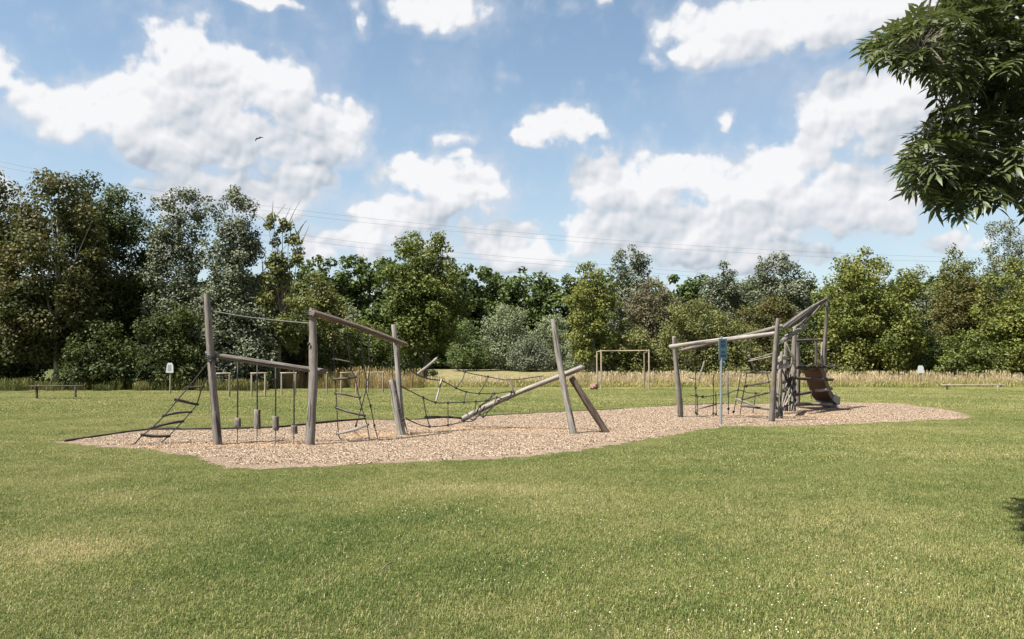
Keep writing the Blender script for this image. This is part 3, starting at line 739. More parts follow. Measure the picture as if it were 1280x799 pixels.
tree('grey_willow', 'small pale shrub at the foot of the slender pale trunk', 726, 420, 24, 84, 'willow', 'dome', 0, 7000, 0.240, 0.096, 45, 0.91, 39, 'shrub', trunk=False)
tree('grey_shrub', 'greyish brown bushy tree with bare twigs above the goal', 815, 345, 42, 66, 'grey', 'full', .02, 17000, .22, .12, 90, .95, 40, 'tree', bare=30)
tree('olive_shrub', 'olive bush directly behind the timber goal', 780, 398, 46, 61, 'olive', 'full', 0, 15000, .22, .12, 80, .9, 41, 'shrub', trunk=False)
tree('olive_shrub', 'wide grey olive bush behind the right climbing frame', 868, 372, 58, 61, 'olive', 'full', 0, 20000, .22, .11, 100, .95, 42, 'shrub', bare=12)
tree('silver_poplar', 'blue green tree tip between the grey bush and the big silver crown', 902, 326, 32, 75, 'silver', 'oval', .05, 13000, .26, .15, 70, 1.0, 43)
tree('silver_poplar', 'broad bright silver crown behind the sloping timber roof', 968, 315, 54, 76, 'silver', 'round', .05, 25000, .28, .17, 120, 1.2, 44)
tree('rust_tree', 'olive and rust tinted tree below the broad silver crown', 960, 368, 48, 64, 'rust', 'full', 0, 15000, .22, .13, 80, .95, 45, cat='tree')
tree('olive_shrub', 'olive bush around the blue sign behind the net ropes', 918, 400, 44, 60, 'olive', 'dome', 0, 13000, .2, .11, 70, .85, 46, 'shrub', trunk=False)
tree('olive_shrub', 'dark olive shrub behind the slide platform', 1000, 395, 42, 60.5, 'dark', 'dome', 0, 12000, .2, .11, 70, .85, 47, 'shrub', trunk=False)
# --- right
tree('lime_tree', 'large yellow green rounded tree right of the tall end post', 1085, 309, 68, 60, 'yellow', 'full', .06, 30000, .25, .15, 130, 1.2, 51, tpx=1073, tr=.12)
tree('blue_green_tree', 'dark blue green tree in the notch between two green trees', 1142, 328, 34, 72, 'silver', 'oval', .0, 12000, .26, .14, 70, 1.1, 52)
tree('round_bush', 'low round green bush behind the white notice sign', 1150, 412, 38, 61, 'bush', 'dome', 0, 14000, .2, .08, 70, .85, 53, 'shrub', trunk=False)
tree('olive_tree', 'olive tree with rounded top right of the notch', 1196, 304, 40, 66, 'olive', 'oval', .02, 18000, .24, .14, 90, 1.1, 54)
tree('rust_tree', 'rusty brown tinted tree near the right edge', 1205, 345, 46, 62.5, 'rust', 'full', .02, 17000, .24, .14, 90, 1.0, 55)
tree('birch_tree', 'tall dark wispy birch at the right edge', 1258, 272, 42, 64, 'silver', 'oval', .15, 14000, .22, .10, 80, .9, 56, droop=.5, lump=.45)
tree('yellow_tree', 'bright green tree cut by the right frame edge', 1282, 318, 70, 58.5, 'yellow', 'full', .0, 26000, .25, .15, 120, 1.15, 57)
tree('olive_shrub', 'green bushes at the foot of the trees by the right frame edge', 1222, 405, 60, 59, 'green', 'full', 0, 20000, .22, .13, 100, .9, 58, 'shrub', trunk=False)
tree('olive_shrub', 'green shrub low between the round bush and the large yellow green tree', 1040, 410, 40, 59.5, 'olive', 'dome', 0, 12000, .2, .12, 70, .85, 59, 'shrub', trunk=False)
tree('olive_shrub', 'dark shrub beyond the right edge of the lawn', 1380, 350, 80, 59, 'dark', 'full', 0, 14000, .26, .16, 80, 1.2, 60, 'shrub', trunk=False)

tree('dark_shrub', 'dark undergrowth in the black gap at the left edge', 5, 395, 70, 56, 'dark', 'full', 0, 15000, .24, .15, 70, 1.1, 61, 'shrub', trunk=False)

# far wood reading as one mass
rw = np.random.default_rng(5); qs = []; tsn = []
for k in range(53):
    px = -110 + k * 29 + rw.uniform(-8, 8); Yw = rw.uniform(92, 104)
    top = np.interp(px, [-60, 380, 400, 460, 560, 640, 700, 730, 1000, 1300], [360, 345, 328, 325, 335, 338, 344, 352, 352, 350]) + rw.uniform(-9, -1)
    pt = P(px, top, Yw); C, RC = crown_clumps(pt.x, Yw, .5, pt.z, 5.0, 3, 'full', 80, 1.3, rw, .08)
    q, ti = leaves(C, RC, 7600, .55, .36, rw); qs.append(q); tsn.append(ti * .7)
tag(link('far_wood', np_mesh('far_wood', np.vstack(qs), 4, np.concatenate(tsn)), LM['wood']), 'dark green wood closing the view behind the single trees', 'wood', None, 'stuff')

# ------------------------------------------------------------------ left climbing frame
YA, YB, YC, YD = 15.65, 15.8, 17.9, 18.1
fr = empty('playground_climber', G(388, 555), 'weathered log climbing frame of three posts and two sloping beams on the left', 'climbing frame')
log('post', G(273, 557) - Vector((0, 0, .1)), P(258.5, 367, YA), .098, .070, M_POST, fr, seed=1, bend=.006, label='tallest post, leaning left')
log('post', G(387, 557) - Vector((0, 0, .1)), P(391, 386, YB), .108, .078, M_POST, fr, seed=2, bend=.010, label='thick upright post in the middle')
log('post', G(504, 543) - Vector((0, 0, .1)), P(492, 406, YC), .082, .066, M_PALE, fr, seed=3, bend=.006, label='pale post at the right end')
log('stub_post', G(503, 545) - Vector((0, 0, .1)), P(490, 475, YC - .25), .10, .085, M_PALE, fr, seed=4, bend=.004, label='short pale post with dark streaks')
log('beam', P(257, 442, YA + .05), P(408, 465, YB + .17), .066, .066, M_POST, fr, seed=5, bend=.004, label='low beam carrying the hanging logs')
log('beam', P(391, 391, YB - .14), P(508, 431, YC - .20), .072, .066, M_BROWN, fr, seed=6, bend=.006, label='high sloping brown beam')
rope('stay_rope', [P(261, 388, YA), P(300, 395, YA+.05), P(340, 400, YB), P(389, 404.5, YB)], .010, M_ROPEG, fr)
rope('net_rope', [P(490, 425, YC-.3), P(490, 465, YC-.32), P(495, 489, YC-.34), P(499, 518, YC-.4), P(507, 541, YC-.5)], .012, M_ROPE, fr)
rope('net_rope', [P(499, 428, YC-.3), P(501, 500, YC-.3), P(504, 520, YC-.35), P(509, 540, YC-.4)], .012, M_ROPE, fr)
knots([P(495, 489, YC-.34), P(499, 512, YC-.38), P(503, 525, YC-.42)], .03, M_ROPE, fr)
for (x, y, Y) in ((263, 452, YA - .1), (388, 464, YB - .12), (386, 430, YB - .12)):
    V, F = ball_data((0, 0, 0), .035, (1, .5, 1)); link('bolt', mesh_py('bolt', V, F), M_RUB, fr, P(x, y, Y) - fr.location)

for (x, y, Y, rr_) in ((263.5, 447, YA, .10), (389, 392, YB, .105), (498, 427, YC, .095)):
    c_ = P(x, y, Y)
    for dz in (-.035, 0, .035):
        ring = [c_ + Vector((math.cos(a_) * rr_, math.sin(a_) * rr_, dz + .012 * math.sin(a_ * 2))) for a_ in [k_ * math.pi / 6 for k_ in range(13)]]
        rope('lashing', ring, .009, M_RUB, fr, 5, 1)
# hanging logs
HL = [(297, 522.5, 534, 8.5, 'third longest hanging log, nearest the tall leaning post', 556), (321.5, 512, 536.5, 9, 'longest hanging log, second from the left', 555),
      (344.5, 520.5, 538, 9, 'third hanging log from the left', 556), (367.5, 532, 542.5, 10.5, 'shortest and lowest hanging log next to the thick post', 555)]
HL[0] = HL[0][:4] + ('short hanging log nearest the tall leaning post',) + HL[0][5:]
for (x, y0, y1, wd, lb, yb) in HL:
    f = (x - 257) / 151; Y = YA + .05 + .12 * f; yt = 442 + 23 * f + 4
    st = empty('hanging_log', P(x, y1, Y), lb + ' on a black rope', 'hanging log', 'logs hanging from the low beam')
    log('log', P(x, y1, Y), P(x, y0, Y), wd / FOC * Y / 2, wd / FOC * Y / 2 * .96, M_POST, st, seed=int(x), bend=0, seg=3)
    rope('chain', [P(x, yt, Y), P(x, yt + 14, Y)], .012, M_ROPEG, st)
    rope('rope', [P(x, yt + 14, Y), P(x, y0 + 1, Y)], .016, M_ROPE, st)
    rope('ground_chain', [P(x, y1 - 1, Y), P(x - .5, yb + 1, Y)], .011, M_ROPEG, st)

# rope ladder on the left
rl = empty('rope_ladder', G(186, 554), 'slanting rope ladder with dark wooden rungs at the far left of the frame', 'rope ladder')
Lp = [P(261, 452, YA), P(239, 480, YA - .02), P(222, 500, YA - .05), P(206, 519, YA - .08), P(191, 534, YA - .1), P(178, 544.5, YA - .1), G(167, 556)]
Rp = [P(266, 456, YA + .1), P(253, 484, YA + .35), P(246, 505, YA + .5), P(238, 515.5, YA + .5), P(228, 527, YA + .45), P(211, 545, YA + .3), G(200, 554)]
rope('rope', Lp, .013, M_ROPE, rl); rope('rope', Rp, .013, M_ROPE, rl)
rungs = [(1, P(232, 485, YA - .02), P(254, 483.5, YA + .35), .020), (2, P(219, 499.5, YA - .05), P(247, 505.5, YA + .5), .036), (3, P(204, 520, YA - .08), P(239, 515, YA + .5), .028), (4, P(189, 535, YA - .1), P(229, 526.5, YA + .45), .036), (5, P(177, 543.5, YA - .1), P(212, 545, YA + .3), .038)]
for k, a, c, r in rungs: log('rung', a, c, r, r * .9, M_RUNG, rl, sides=9, seed=k + 20, bend=.02, seg=5)
knots([a for _, a, c, r in rungs] + [c for _, a, c, r in rungs], .026, M_ROPE, rl)

# climbing net between second and third post
cn = empty('climbing_net', G(445, 550), 'hanging ladder net with four wooden rungs between the thick and pale posts', 'climbing net')
Yn = 16.6; Yn2 = 16.9
def beamY(x): return YB - .14 + (YC - YB - .06) * (x - 391) / 117
def beampt(x): return P(x, 394 + 40 * (x - 391) / 117, beamY(x))
r1 = [beampt(416), P(418, 461, Yn), P(420, 491, Yn), P(423, 541, Yn), G(427, 550)]
r2 = [beampt(434), P(438, 456, Yn), P(444, 473, Yn), P(449, 497, Yn), P(455, 519, Yn), P(459, 532, Yn), G(462, 551)]
r3 = [beampt(450), P(456, 464, Yn2), P(458, 483, Yn2), P(451, 512, Yn2), P(445, 532, Yn2), G(443, 540)]
r4 = [beampt(460), P(462, 464, Yn2), P(457, 483, Yn2), P(463, 507, Yn2), P(468, 532, Yn2), G(473, 550)]
for r_ in (r1, r2, r3, r4): rope('rope', r_, .0115, M_ROPE, cn)
rg = [(P(417, 449, Yn), P(440, 453, Yn), .016, M_RUNG), (P(417, 474.5, Yn), P(445, 471, Yn), .030, M_RUNG), (P(419, 491.5, Yn), P(450, 497, Yn), .028, M_RUNG), (P(420, 509.5, Yn), P(456, 519.5, Yn), .030, M_RUNG), (P(421, 542.5, Yn), P(460, 531, Yn), .032, M_POST)]
for k, (a, c, r, mm) in enumerate(rg): log('rung', a, c, r, r * .92, mm, cn, sides=9, seed=k + 40, bend=.02, seg=5)
knots([a for a, c, r, mm in rg] + [c for a, c, r, mm in rg] + [r3[2], r3[3], r3[4], r4[3], r4[4]], .026, M_ROPE, cn)

# middle post, balance log, leaning log
log('leaning_post', G(718, 543) - Vector((0, 0, .1)), P(691, 399, YD), .092, .062, M_PALE, None, seed=8, bend=.006)
tag(bpy.data.objects['leaning_post'], 'tall pale post leaning left in the middle of the chip pit', 'post')
log('balance_log', P(577, 524, 20.0), P(729, 459, 18.65),   .074, .070, M_POST, None, seed=9, bend=.010)
tag(bpy.data.objects['balance_log'], 'long pale log rising from the chips to behind the leaning middle post', 'log')
log('leaning_log', G(760, 541.5) - Vector((0, 0, .05)), P(714, 472, 18.35), .098, .092, M_BROWN, None, seed=10, bend=.002)
tag(bpy.data.objects['leaning_log'], 'brown squared log leaning against the right side of the middle post', 'log')

# rope net between the pale post and the balance log
rn = empty('rope_net', G(560, 538), 'sagging black rope net with wooden sticks between pale post and balance log', 'rope net')
R1 = [P(501, 450, YC), P(507, 456, 18.0), P(521, 468, 18.4), P(537, 474, 18.6), P(552, 476, 18.8), P(570, 485, 19), P(583, 490, 19.2), P(599, 492, 19.3), P(618, 492, 19.4), P(640, 489, 19.25)]
R2 = [P(545, 449, 19.0), P(554, 455, 19.3), P(581, 465, 19.6), P(610, 471, 19.5), P(638, 475, 19.3), P(679, 470, 19.0)]
R3 = [P(501, 482, YC), P(507, 486, 18.0), P(529, 497, 18.2), P(544, 503, 18.4), P(560, 503.5, 18.6), P(580, 503, 18.8), P(595, 502, 19.0), P(608, 501, 19.2), P(621, 497, 19.3)]
R4 = [P(507, 522, YC), P(511, 525, 18.1), P(525, 531, 18.2), P(537, 533.3, 18.3), P(560, 531.5, 18.5), P(580, 526.5, 19), P(593, 519, 19.6)]
R5 = [P(621, 497, 19.3), P(616, 509, 19.1), P(610, 514, 19.0), P(598, 520, 19.0), P(592, 526, 18.9), P(580, 527, 18.9)]
for r_ in (R1, R2, R3, R4, R5): rope('rope', r_, .0125, M_ROPE, rn)
conn = [(P(581, 465, 19.6), P(578, 475, 19.2), R1[5]), (P(610, 471, 19.5), P(605, 482, 19.3), R1[7]), (P(583, 490, 19.2), P(581, 497, 19), R3[5]), (R3[2], P(532, 515, 18.2), R4[3]),
        (R3[4], P(560, 518, 18.55), R4[4]), (P(595, 502, 19), P(594, 512, 19), P(593, 519, 19.4)), (P(619, 492, 19.4), P(612, 499, 19.3), R3[7])]
for c_ in conn: rope('rope', c_, .0115, M_ROPE, rn)
kn = [R1[2], R1[4], R1[5], R1[6], R1[7], R1[8], R2[2], R2[3], R2[4], R3[2], R3[3], R3[4], R3[5], R3[6], R3[7], R3[8], R4[3], R4[4], R4[5], P(639, 490, 19.2)]
knots(kn, .030, M_ROPE, rn)
for q_ in ([P(622, 497, 19.3), P(634, 499, 19.2), P(640, 491, 19.2)], [P(596, 512, 19.5), P(604, 521, 19.3), P(612, 512, 19.4), P(622, 504, 19.3)], [P(583, 515, 19.8), P(590, 525, 19.4), P(600, 517, 19.5), P(606, 508, 19.4)], [P(616, 491, 19.4), P(611, 500, 19.3), P(600, 508, 19.4), P(594, 519, 19.5)]):
    rope('rope', q_, .015, M_ROPE, rn)
knots([P(634, 499, 19.2), P(604, 521, 19.3), P(611, 500, 19.3), P(600, 508, 19.4)], .034, M_ROPE, rn)
log('stick', P(546, 448, 18.6), P(520, 469, 18.4), .036, .034, M_PALE, rn, sides=9, seed=61, seg=4)
log('stick', P(552, 474, 18.8), P(544, 504, 18.4), .030, .028, M_PALE, rn, sides=9, seed=62, seg=4)
log('stick', P(638, 474, 19.3), P(641, 491, 19.25), .032, .030, M_BROWN, rn, sides=9, seed=63, seg=4)
log('stick', P(531, 521.5, 18.3), P(577, 523, 19.0), .030, .030, M_RUNG, rn, sides=9, seed=64, seg=4)

# ------------------------------------------------------------------ right climbing frame
rf = empty('play_tower', G(985, 515), 'weathered log play tower on the right with sloping timber roof and tall end post', 'play tower')
YF, YG, YH, YI = 23.2, 21.8, 26.2, 28.2
log('post', G(850.5, 522) - Vector((0, 0, .1)), P(843, 421, YF), .105, .075, M_PALE, rf, seed=11, label='left post of the long twin beams')
log('post', G(964, 527.5) - Vector((0, 0, .1)), P(972.5, 398, YG), .095, .068, M_POST, rf, seed=12, bend=.006, label='front post leaning right')
log('post', G(1032, 510) - Vector((0, 0, .1)), P(1034, 368, YI), .125, .050, M_POST, rf, seed=13, bend=.012, label='tallest pointed end post')
log('post', G(991, 515) - Vector((0, 0, .1)), P(994, 409, YH), .10, .075, M_POST, rf, seed=14, bend=.012)
log('post', G(981, 514) - Vector((0, 0, .1)), P(983, 418, YH), .085, .07, M_POST, rf, seed=15, bend=.012)
log('post', G(998, 509) - Vector((0, 0, .1)), P(996, 420, 28.4), .08, .07, M_POST, rf, seed=16, bend=.012)
log('post', G(971, 524) - Vector((0, 0, .1)), P(977, 440, 23.2), .05, .045, M_POST, rf, seed=17, bend=.01)
log('post', P(1027, 458, 29.6), P(1029, 428, 29.6), .08, .07, M_PALE, rf, seed=18, seg=4)
log('post', P(1020, 458, 29.4), P(1020, 428, 29.4), .06, .06, M_RUNG, rf, seed=19, seg=4)
log('beam', P(837, 434, YF - .2), P(971, 416.5, YG + .12), .074, .066, M_PALE, rf, seed=21, bend=.006)
log('beam', P(851, 438.5, YF + .25), P(978, 407.5, YG + .9), .060, .070, M_POST, rf, seed=22, bend=.006)
log('beam', P(984, 427, 27.4), P(1034, 425, 28.6), .05, .05, M_RUNG, rf, seed=23, bend=.006)
log('brace', P(977, 427, 24.2), P(1008, 407, 27.0), .080, .085, M_POST, rf, seed=24, bend=.004)
log('brace', P(983, 430, 26.0), P(994, 452, 26.0), .04, .04, M_POST, rf, seed=25)
log('brace', P(985, 470, 26.1), P(992, 448, 26.1), .035, .035, M_POST, rf, seed=26)
# roof: planks fanning from the tall end post down to the beams
pa, pb = P(977, 409, 24.6), P(996, 405, 26.6); tipp = P(1033.5, 373, YI - .08)
for k in range(6):
    f = k / 5; s = pa.lerp(pb, f) + Vector((0, 0, .05 * math.sin(k * 2.4))); e = tipp + Vector((0, (f - .5) * .25, -.06 * f))
    e = s.lerp(e, [.98, .97, .99, .96, .97, .99][k])
    log('roof_plank', s, e, .075, .042, M_POST if k % 2 else M_RUNG, rf, sides=8, seed=70 + k, flat=.5, bend=.006, seg=6)
log('roof_rail', P(976, 411, 24.4), P(1033, 374, YI - .15), .055, .045, M_POST, rf, seed=80)
log('roof_rail', P(991, 411, 26.4), P(1034, 375, YI - .12), .045, .040, M_PALE, rf, seed=81)
# platform
plc = (P(987, 458, 26.4) + P(1034, 458, 28.4)) / 2
for k in range(8):
    c = P(989 + k * 6, 458, 27.4); V, F = box_data((0, 0, 0), (.155, 1.9, .06), 0, .006)
    link('platform_board', mesh_py('platform_board', V, F), M_RUNG, rf, c - rf.location)
log('platform_joist', P(983, 459.5, 26.3), P(1036, 459, 26.9), .045, .045, M_RUNG, rf, seed=82)
log('ledge_log', P(974, 450, 23.6), P(982, 447.5, 26), .085, .08, M_PALE, rf, seed=83, seg=3)
log('ledge_log', P(974, 459, 23.6), P(984, 456, 26), .085, .08, M_PALE, rf, seed=84, seg=3)
# horizontal step logs
steps = [(P(990, 472, 26.0), P(1041, 474.5, 26.5), .062, M_RUNG), (P(991, 494.5, 26.0), P(1015, 490, 26.1), .060, M_RUNG), (P(1020, 488.5, 26.2), P(1040, 486, 26.6), .058, M_PALE), (P(993, 506, 26.0), P(1040, 505.5, 26.6), .060, M_POST)]
for k, (a, c, r, mm) in enumerate(steps): log('step_log', a, c, r, r * .95, mm, rf, seed=90 + k, seg=6, sides=10)
rope('rope', [P(1014.5, 470, 26), P(1014.7, 484, 26), P(1014.5, 499, 26)], .014, M_ROPE, rf)
rope('rope', [P(992, 472, 25.9), P(991.5, 490, 25.9), P(993, 507, 25.9), P(993, 512, 25.9)], .016, M_ROPE, rf)
rope('rope', [P(977, 462, 23.5), P(976.5, 490, 23.5), P(976, 510, 23.5)], .020, M_ROPE, rf)
log('drum', P(976, 508, 23.5), P(976, 520.5, 23.5), .075, .075, M_RUB, rf, seed=95, seg=3)
log('drum', P(973, 505, 24.6), P(973, 517, 24.6), .055, .055, M_POST, rf, seed=96, seg=3)
# tangle net between the tower posts
tn = random.Random(9); npts = []
for k in range(5):
    x0 = 978 + k * 3.4; rope('net_rope', [P(x0, 462 + k*2, 25.2), P(x0 + 5 - 2*k, 480, 25.4), P(x0 - 3 + k, 496, 25.4), P(x0 + 2 - k, 514, 25.3)], .020, M_ROPE, rf)
for k in range(4):
    a, c = P(979, 478 + k*10, 25.2), P(994, 470 + k*10, 25.6); rope('net_rope', [a, a.lerp(c, .5) + Vector((0, 0, -.06)), c], .020, M_ROPE, rf); npts += [a, a.lerp(c, .6), c]
for k in range(3): log('net_stick', P(975 + k*3, 515 - k*4, 24.8), P(984 + k*4, 478 + k*5, 25.4), .032, .028, M_POST, rf, sides=8, seed=100 + k, seg=4)
knots(npts, .05, M_ROPE, rf)

# slide: curved chute with side walls, running back to the right
sr = empty('slide', G(1040, 510), 'short curved slide with brown underside and grey steel exit at the tower', 'slide')
dirs = Vector((.72, .69, 0)).normalized(); wv_ = Vector((.69, -.72, 0)).normalized()
s0 = P(1013, 461, 27.6); prof_ = []
for k in range(15):
    u = k / 14; d = 1.55 * u
    z = np.interp(u, [0, .07, .2, .35, .5, .62, .75, .88, 1], [s0.z, s0.z - .03, s0.z - .30, s0.z - .66, s0.z - .95, .34, .24, .19, .16])
    prof_.append((d, float(z)))
def chute(i0, i1, w_, wall, th, mat, name, lab=None):
    V = []; F = []
    sec = [(-w_/2 - th, wall), (-w_/2, wall), (-w_/2, 0), (-w_*.25, -.025), (w_*.25, -.025), (w_/2, 0), (w_/2, wall), (w_/2 + th, wall), (w_/2 + th, -th*1.5), (w_*.25, -.025 - th*1.6), (-w_*.25, -.025 - th*1.6), (-w_/2 - th, -th*1.5)]
    for i in range(i0, i1 + 1):
        d, z = prof_[i]; a, b2 = prof_[max(i-1, 0)], prof_[min(i+1, 14)]
        tx = Vector((b2[0]-a[0], 0, b2[1]-a[1])).normalized(); nz = Vector((-tx.z, 0, tx.x))
        for (l, h) in sec:
            p = s0.copy(); p.z = 0; p += dirs * (d + nz.x * h) + wv_ * l + Vector((0, 0, z + nz.z * h)); V.append(p)
    n = len(sec); m_ = i1 - i0 + 1
    for i in range(m_ - 1):
        for k in range(n):
            k2 = (k + 1) % n; F.append((i*n+k, (i+1)*n+k, (i+1)*n+k2, i*n+k2))
    F.append(tuple(range(n))); F.append(tuple((m_-1)*n + k for k in range(n))[::-1])
    o = link(name, mesh_py(name, off(V, sr), F, sharp=35), mat, sr)
    if lab: o['label'] = lab
chute(0, 9, .60, .20, .02, M_CHUTE, 'chute', 'rusty brown upper chute')
chute(9, 14, .605, .24, .022, M_CHUTEG, 'exit_section', 'grey steel run-out')
e_ = s0 + dirs * 1.45; e_.z = .1
V, F = box_data(e_, (.10, .5, .30), math.atan2(dirs.y, dirs.x), .01); link('foot', mesh_py('foot', off(V, sr), F), M_CHUTEG, sr)

# low net in front of the tower
ln = empty('low_rope_net', G(905, 519), 'low web of black ropes and pale sticks between the left post and front post', 'rope net')
Yl = 23.9
def q(x, y, Y=Yl): return P(x, y, Y)
ropes2 = [[q(869.6,458), q(869.6,485), q(870,494), q(869.6,518)], [q(871.6,494,24.2), q(872,506,24.2), q(871.5,519,24.2)], [q(891.6,468), q(891.8,490), q(891.4,519)],
 [q(894.5,490,24.2), q(895,505,24.2), q(895.4,519,24.2)], [q(910.5,490), q(910.6,505), q(910.4,518)], [q(863,494), q(878.5,496), q(895,494), q(910,492), q(922.6,487.5), q(935,491), q(950,491.6)],
 [q(928,462), q(926.5,466), q(922.6,487.5), q(917,516)], [q(934,464,23.6), q(933,470,23.6), q(928,499,23.6), q(925,518.5,23.6)], [q(944.6,491.6), q(943,504), q(941,516)],
 [q(958,464,23.2), q(961,476,23.2), q(963,490,22.8)], [q(861,472), q(869.6,474)], [q(847,446.5,YF), q(856,450,23.5), q(864,451,23.8)]]
for i, r_ in enumerate(ropes2): rope('rope', r_, .013 if i < 11 else .010, M_ROPE if i < 11 else M_ROPEG, ln)
knots([q(869.6,485), q(870,494), q(869.8,516), q(891.6,480), q(891.6,517), q(910.5,492), q(910.5,511), q(922.6,487.5), q(917,515), q(944.6,491.6), q(878.5,496), q(895,518,24.2), q(871.5,518,24.2), q(928,499,23.6), q(933,483,23.6)], .038, M_ROPE, ln)
for k, (a, c, r, mm) in enumerate([(q(869,511.6), q(896,505.6), .024, M_POST), (q(880.6,451.7), q(872.3,476), .028, M_PALE), (q(931.5,465.5,23.6), q(962,466,22.6), .036, M_RUNG), (q(929.5,483,23.6), q(962,477.5,22.6), .032, M_RUNG),
     (q(928.5,499.5,23.6), q(962,491,22.6), .032, M_RUNG), (q(926,507.5,23.6), q(962,512,22.6), .044, M_RUNG), (q(919,498.5), q(945,508.6), .032, M_PALE), (q(936,444,23.4), q(945,468,23.6), .034, M_PALE), (q(909,465), q(909.6,494), .045, M_POST),
     (q(934,452,23.2), q(968,444.5,22.2), .020, M_PALE), (q(936,449.8,23.2), q(966,441.8,22.3), .014, M_PALE)]):
    log('stick', a, c, r, r * .9, mm, ln, sides=8, seed=120 + k, seg=4, bend=.01)
rope('rope', [q(938.5, 424, 22.8), q(938.5, 444, 23.3)], .008, M_ROPEG, ln)

# ------------------------------------------------------------------ rules sign
sg = empty('rules_sign', G(901.5, 531), 'blue green rules sign on a steel pole in front of the right play tower', 'sign')
YS = G(901.5, 531).y
V, F = tube_data([G(901.3, 531.5), P(901.8, 421.5, YS)], .030, 12); link('pole', mesh_py('pole', off(V, sg), F), M_GALV, sg)
V, F = ball_data(P(901.8, 421.5, YS), .031, (1, 1, .6), 10, 5); link('pole_cap', mesh_py('pole_cap', off(V, sg), F), M_GALV, sg)
a, c = P(898, 423.2, YS - .05), P(909.2, 450.3, YS - .05); cc = (a + c) / 2; sw, sh = c.x - a.x, a.z - c.z
V, F = box_data(cc, (sw, .014, sh), 0, .003); pn = link('panel', mesh_py('panel', off(V, sg), F), M_SIGNR, sg)
V, F = box_data(cc - Vector((0, .0085, 0)), (sw * .86, .004, sh * .94)); fc = link('face', mesh_py('face', off(V, sg), F, False), M_SIGNB, sg)
fy = cc.y - .0125
V, F = box_data((cc.x, fy, cc.z + sh * .36), (sw * .5, .003, sh * .11)); link('pictogram', mesh_py('pictogram', off(V, sg), F, False), M_INK, sg)
def lines(n, z0, z1, mat, w0, seed, nm='text_line'):
    rr = random.Random(seed); pr_ = []
    for i in range(n):
        z = cc.z + sh * (z0 + (z1 - z0) * i / max(1, n - 1)); wl = sw * rr.uniform(w0 * .8, w0); x = cc.x - wl / 2; xe = cc.x + wl / 2
        while x < xe - .006:
            l = rr.uniform(.008, .022); pr_.append(box_data((x + l / 2, fy, z), (l, .002, sh * .012))); x += l + .005
    V, F = join_data(pr_); link(nm, mesh_py(nm, off(V, sg), F, False), mat, sg)
lines(6, .25, .08, M_INK, .62, 1); lines(3, .03, -.05, M_INKP, .6, 2); lines(4, -.09, -.16, M_INK, .5, 3); lines(5, -.24, -.34, M_INK, .66, 4)
a2, c2 = P(899.5, 451.5, YS - .05), P(906.5, 459, YS - .05); c3 = (a2 + c2) / 2
V, F = box_data(c3, (c2.x - a2.x, .012, a2.z - c2.z), 0, .002); sp_ = link('small_plate', mesh_py('small_plate', off(V, sg), F), M_SIGNR, sg)
V, F = box_data(c3 - Vector((0, .008, 0)), ((c2.x - a2.x) * .6, .003, (a2.z - c2.z) * .6)); link('symbol', mesh_py('symbol', off(V, sg), F, False), M_INK, sg)

# notice signs
def notice(px, pt, pm, pbm, hw, label, arch):
    Y = G(px, pbm).y; rt = empty('notice_sign', G(px, pbm), label, 'sign')
    hwm = hw / FOC * Y; z1 = P(px, pt, Y).z; z0 = P(px, pm, Y).z
    log('post', G(px, pbm) - Vector((0, 0, .1)), P(px, pm - 3, Y), .045, .042, M_FRESH, rt, seed=int(px), bend=.002, seg=3, sides=8)
    cx_ = P(px, pt, Y).x; H = z1 - z0
    out_ = [(-hwm, 0), (hwm, 0), (hwm * .92, H * .72), (hwm * .62, H * .92), (hwm * .5, H), (0, H * .96), (-hwm * .45, H), (-hwm * .62, H * .92), (-hwm * .82, H * .72)] if arch else [(-hwm, 0), (hwm, 0), (hwm * .95, H * .75), (hwm * .55, H), (-hwm * .45, H), (-hwm * .8, H * .75)]
    V = [(cx_ + x, Y - .07, z0 + z) for x, z in out_] + [(cx_ + x, Y - .045, z0 + z) for x, z in out_]; n = len(out_)
    F = [tuple(range(n)), tuple(range(2*n - 1, n - 1, -1))] + [(i, n + i, n + (i+1) % n, (i+1) % n) for i in range(n)]
    link('board', mesh_py('board', off(V, rt), F, False), M_WHITE, rt)
    if arch:
        V, F = box_data((cx_ - .01, Y - .0725, z0 + H * .48), (hwm * 1.0, .003, H * .62)); link('print', mesh_py('print', off(V, rt), F, False), M_GREY, rt)
notice(213, 453.5, 466, 493.5, 4.6, 'white notice board on a wooden post in front of dark shrubs on the left', True)
notice(1150, 457, 466.5, 484.5, 4.0, 'plain white notice board on a thin post in the pale grass on the right', False)

# low benches
def bench(xa, xb, ytop, legs, label, mat, th=.05, r=.06):
    Y = G(legs[0][0], legs[0][1]).y; rt = empty('low_bench', G((xa + xb) / 2, legs[0][1]), label, 'bench')
    a, c = P(xa, ytop, Y), P(xb, ytop - .4, Y + .3); cc = (a + c) / 2; d = c - a
    V, F = box_data((0, 0, 0), (d.length, .30, th), 0, .012); o = link('seat', mesh_py('seat', V, F), mat, rt, cc - rt.location); o.rotation_euler = (0, -math.atan2(d.z, d.x), math.atan2(d.y, d.x))
    for (x, y) in legs: log('leg', G(x, y) - Vector((0, 0, .05)), P(x, ytop + .6, G(x, y).y), r, r, mat, rt, seed=int(x), bend=0, seg=3, sides=9)
bench(37, 105, 482.7, [(46, 499), (94.5, 497)], 'low dark wooden bench in front of the brownish tree on the left', M_RUNG)
bench(1178, 1256, 481.4, [(1184, 488), (1247, 489.5)], 'long low pale bench on two legs at the right lawn edge', M_FRESH, .06, .07)

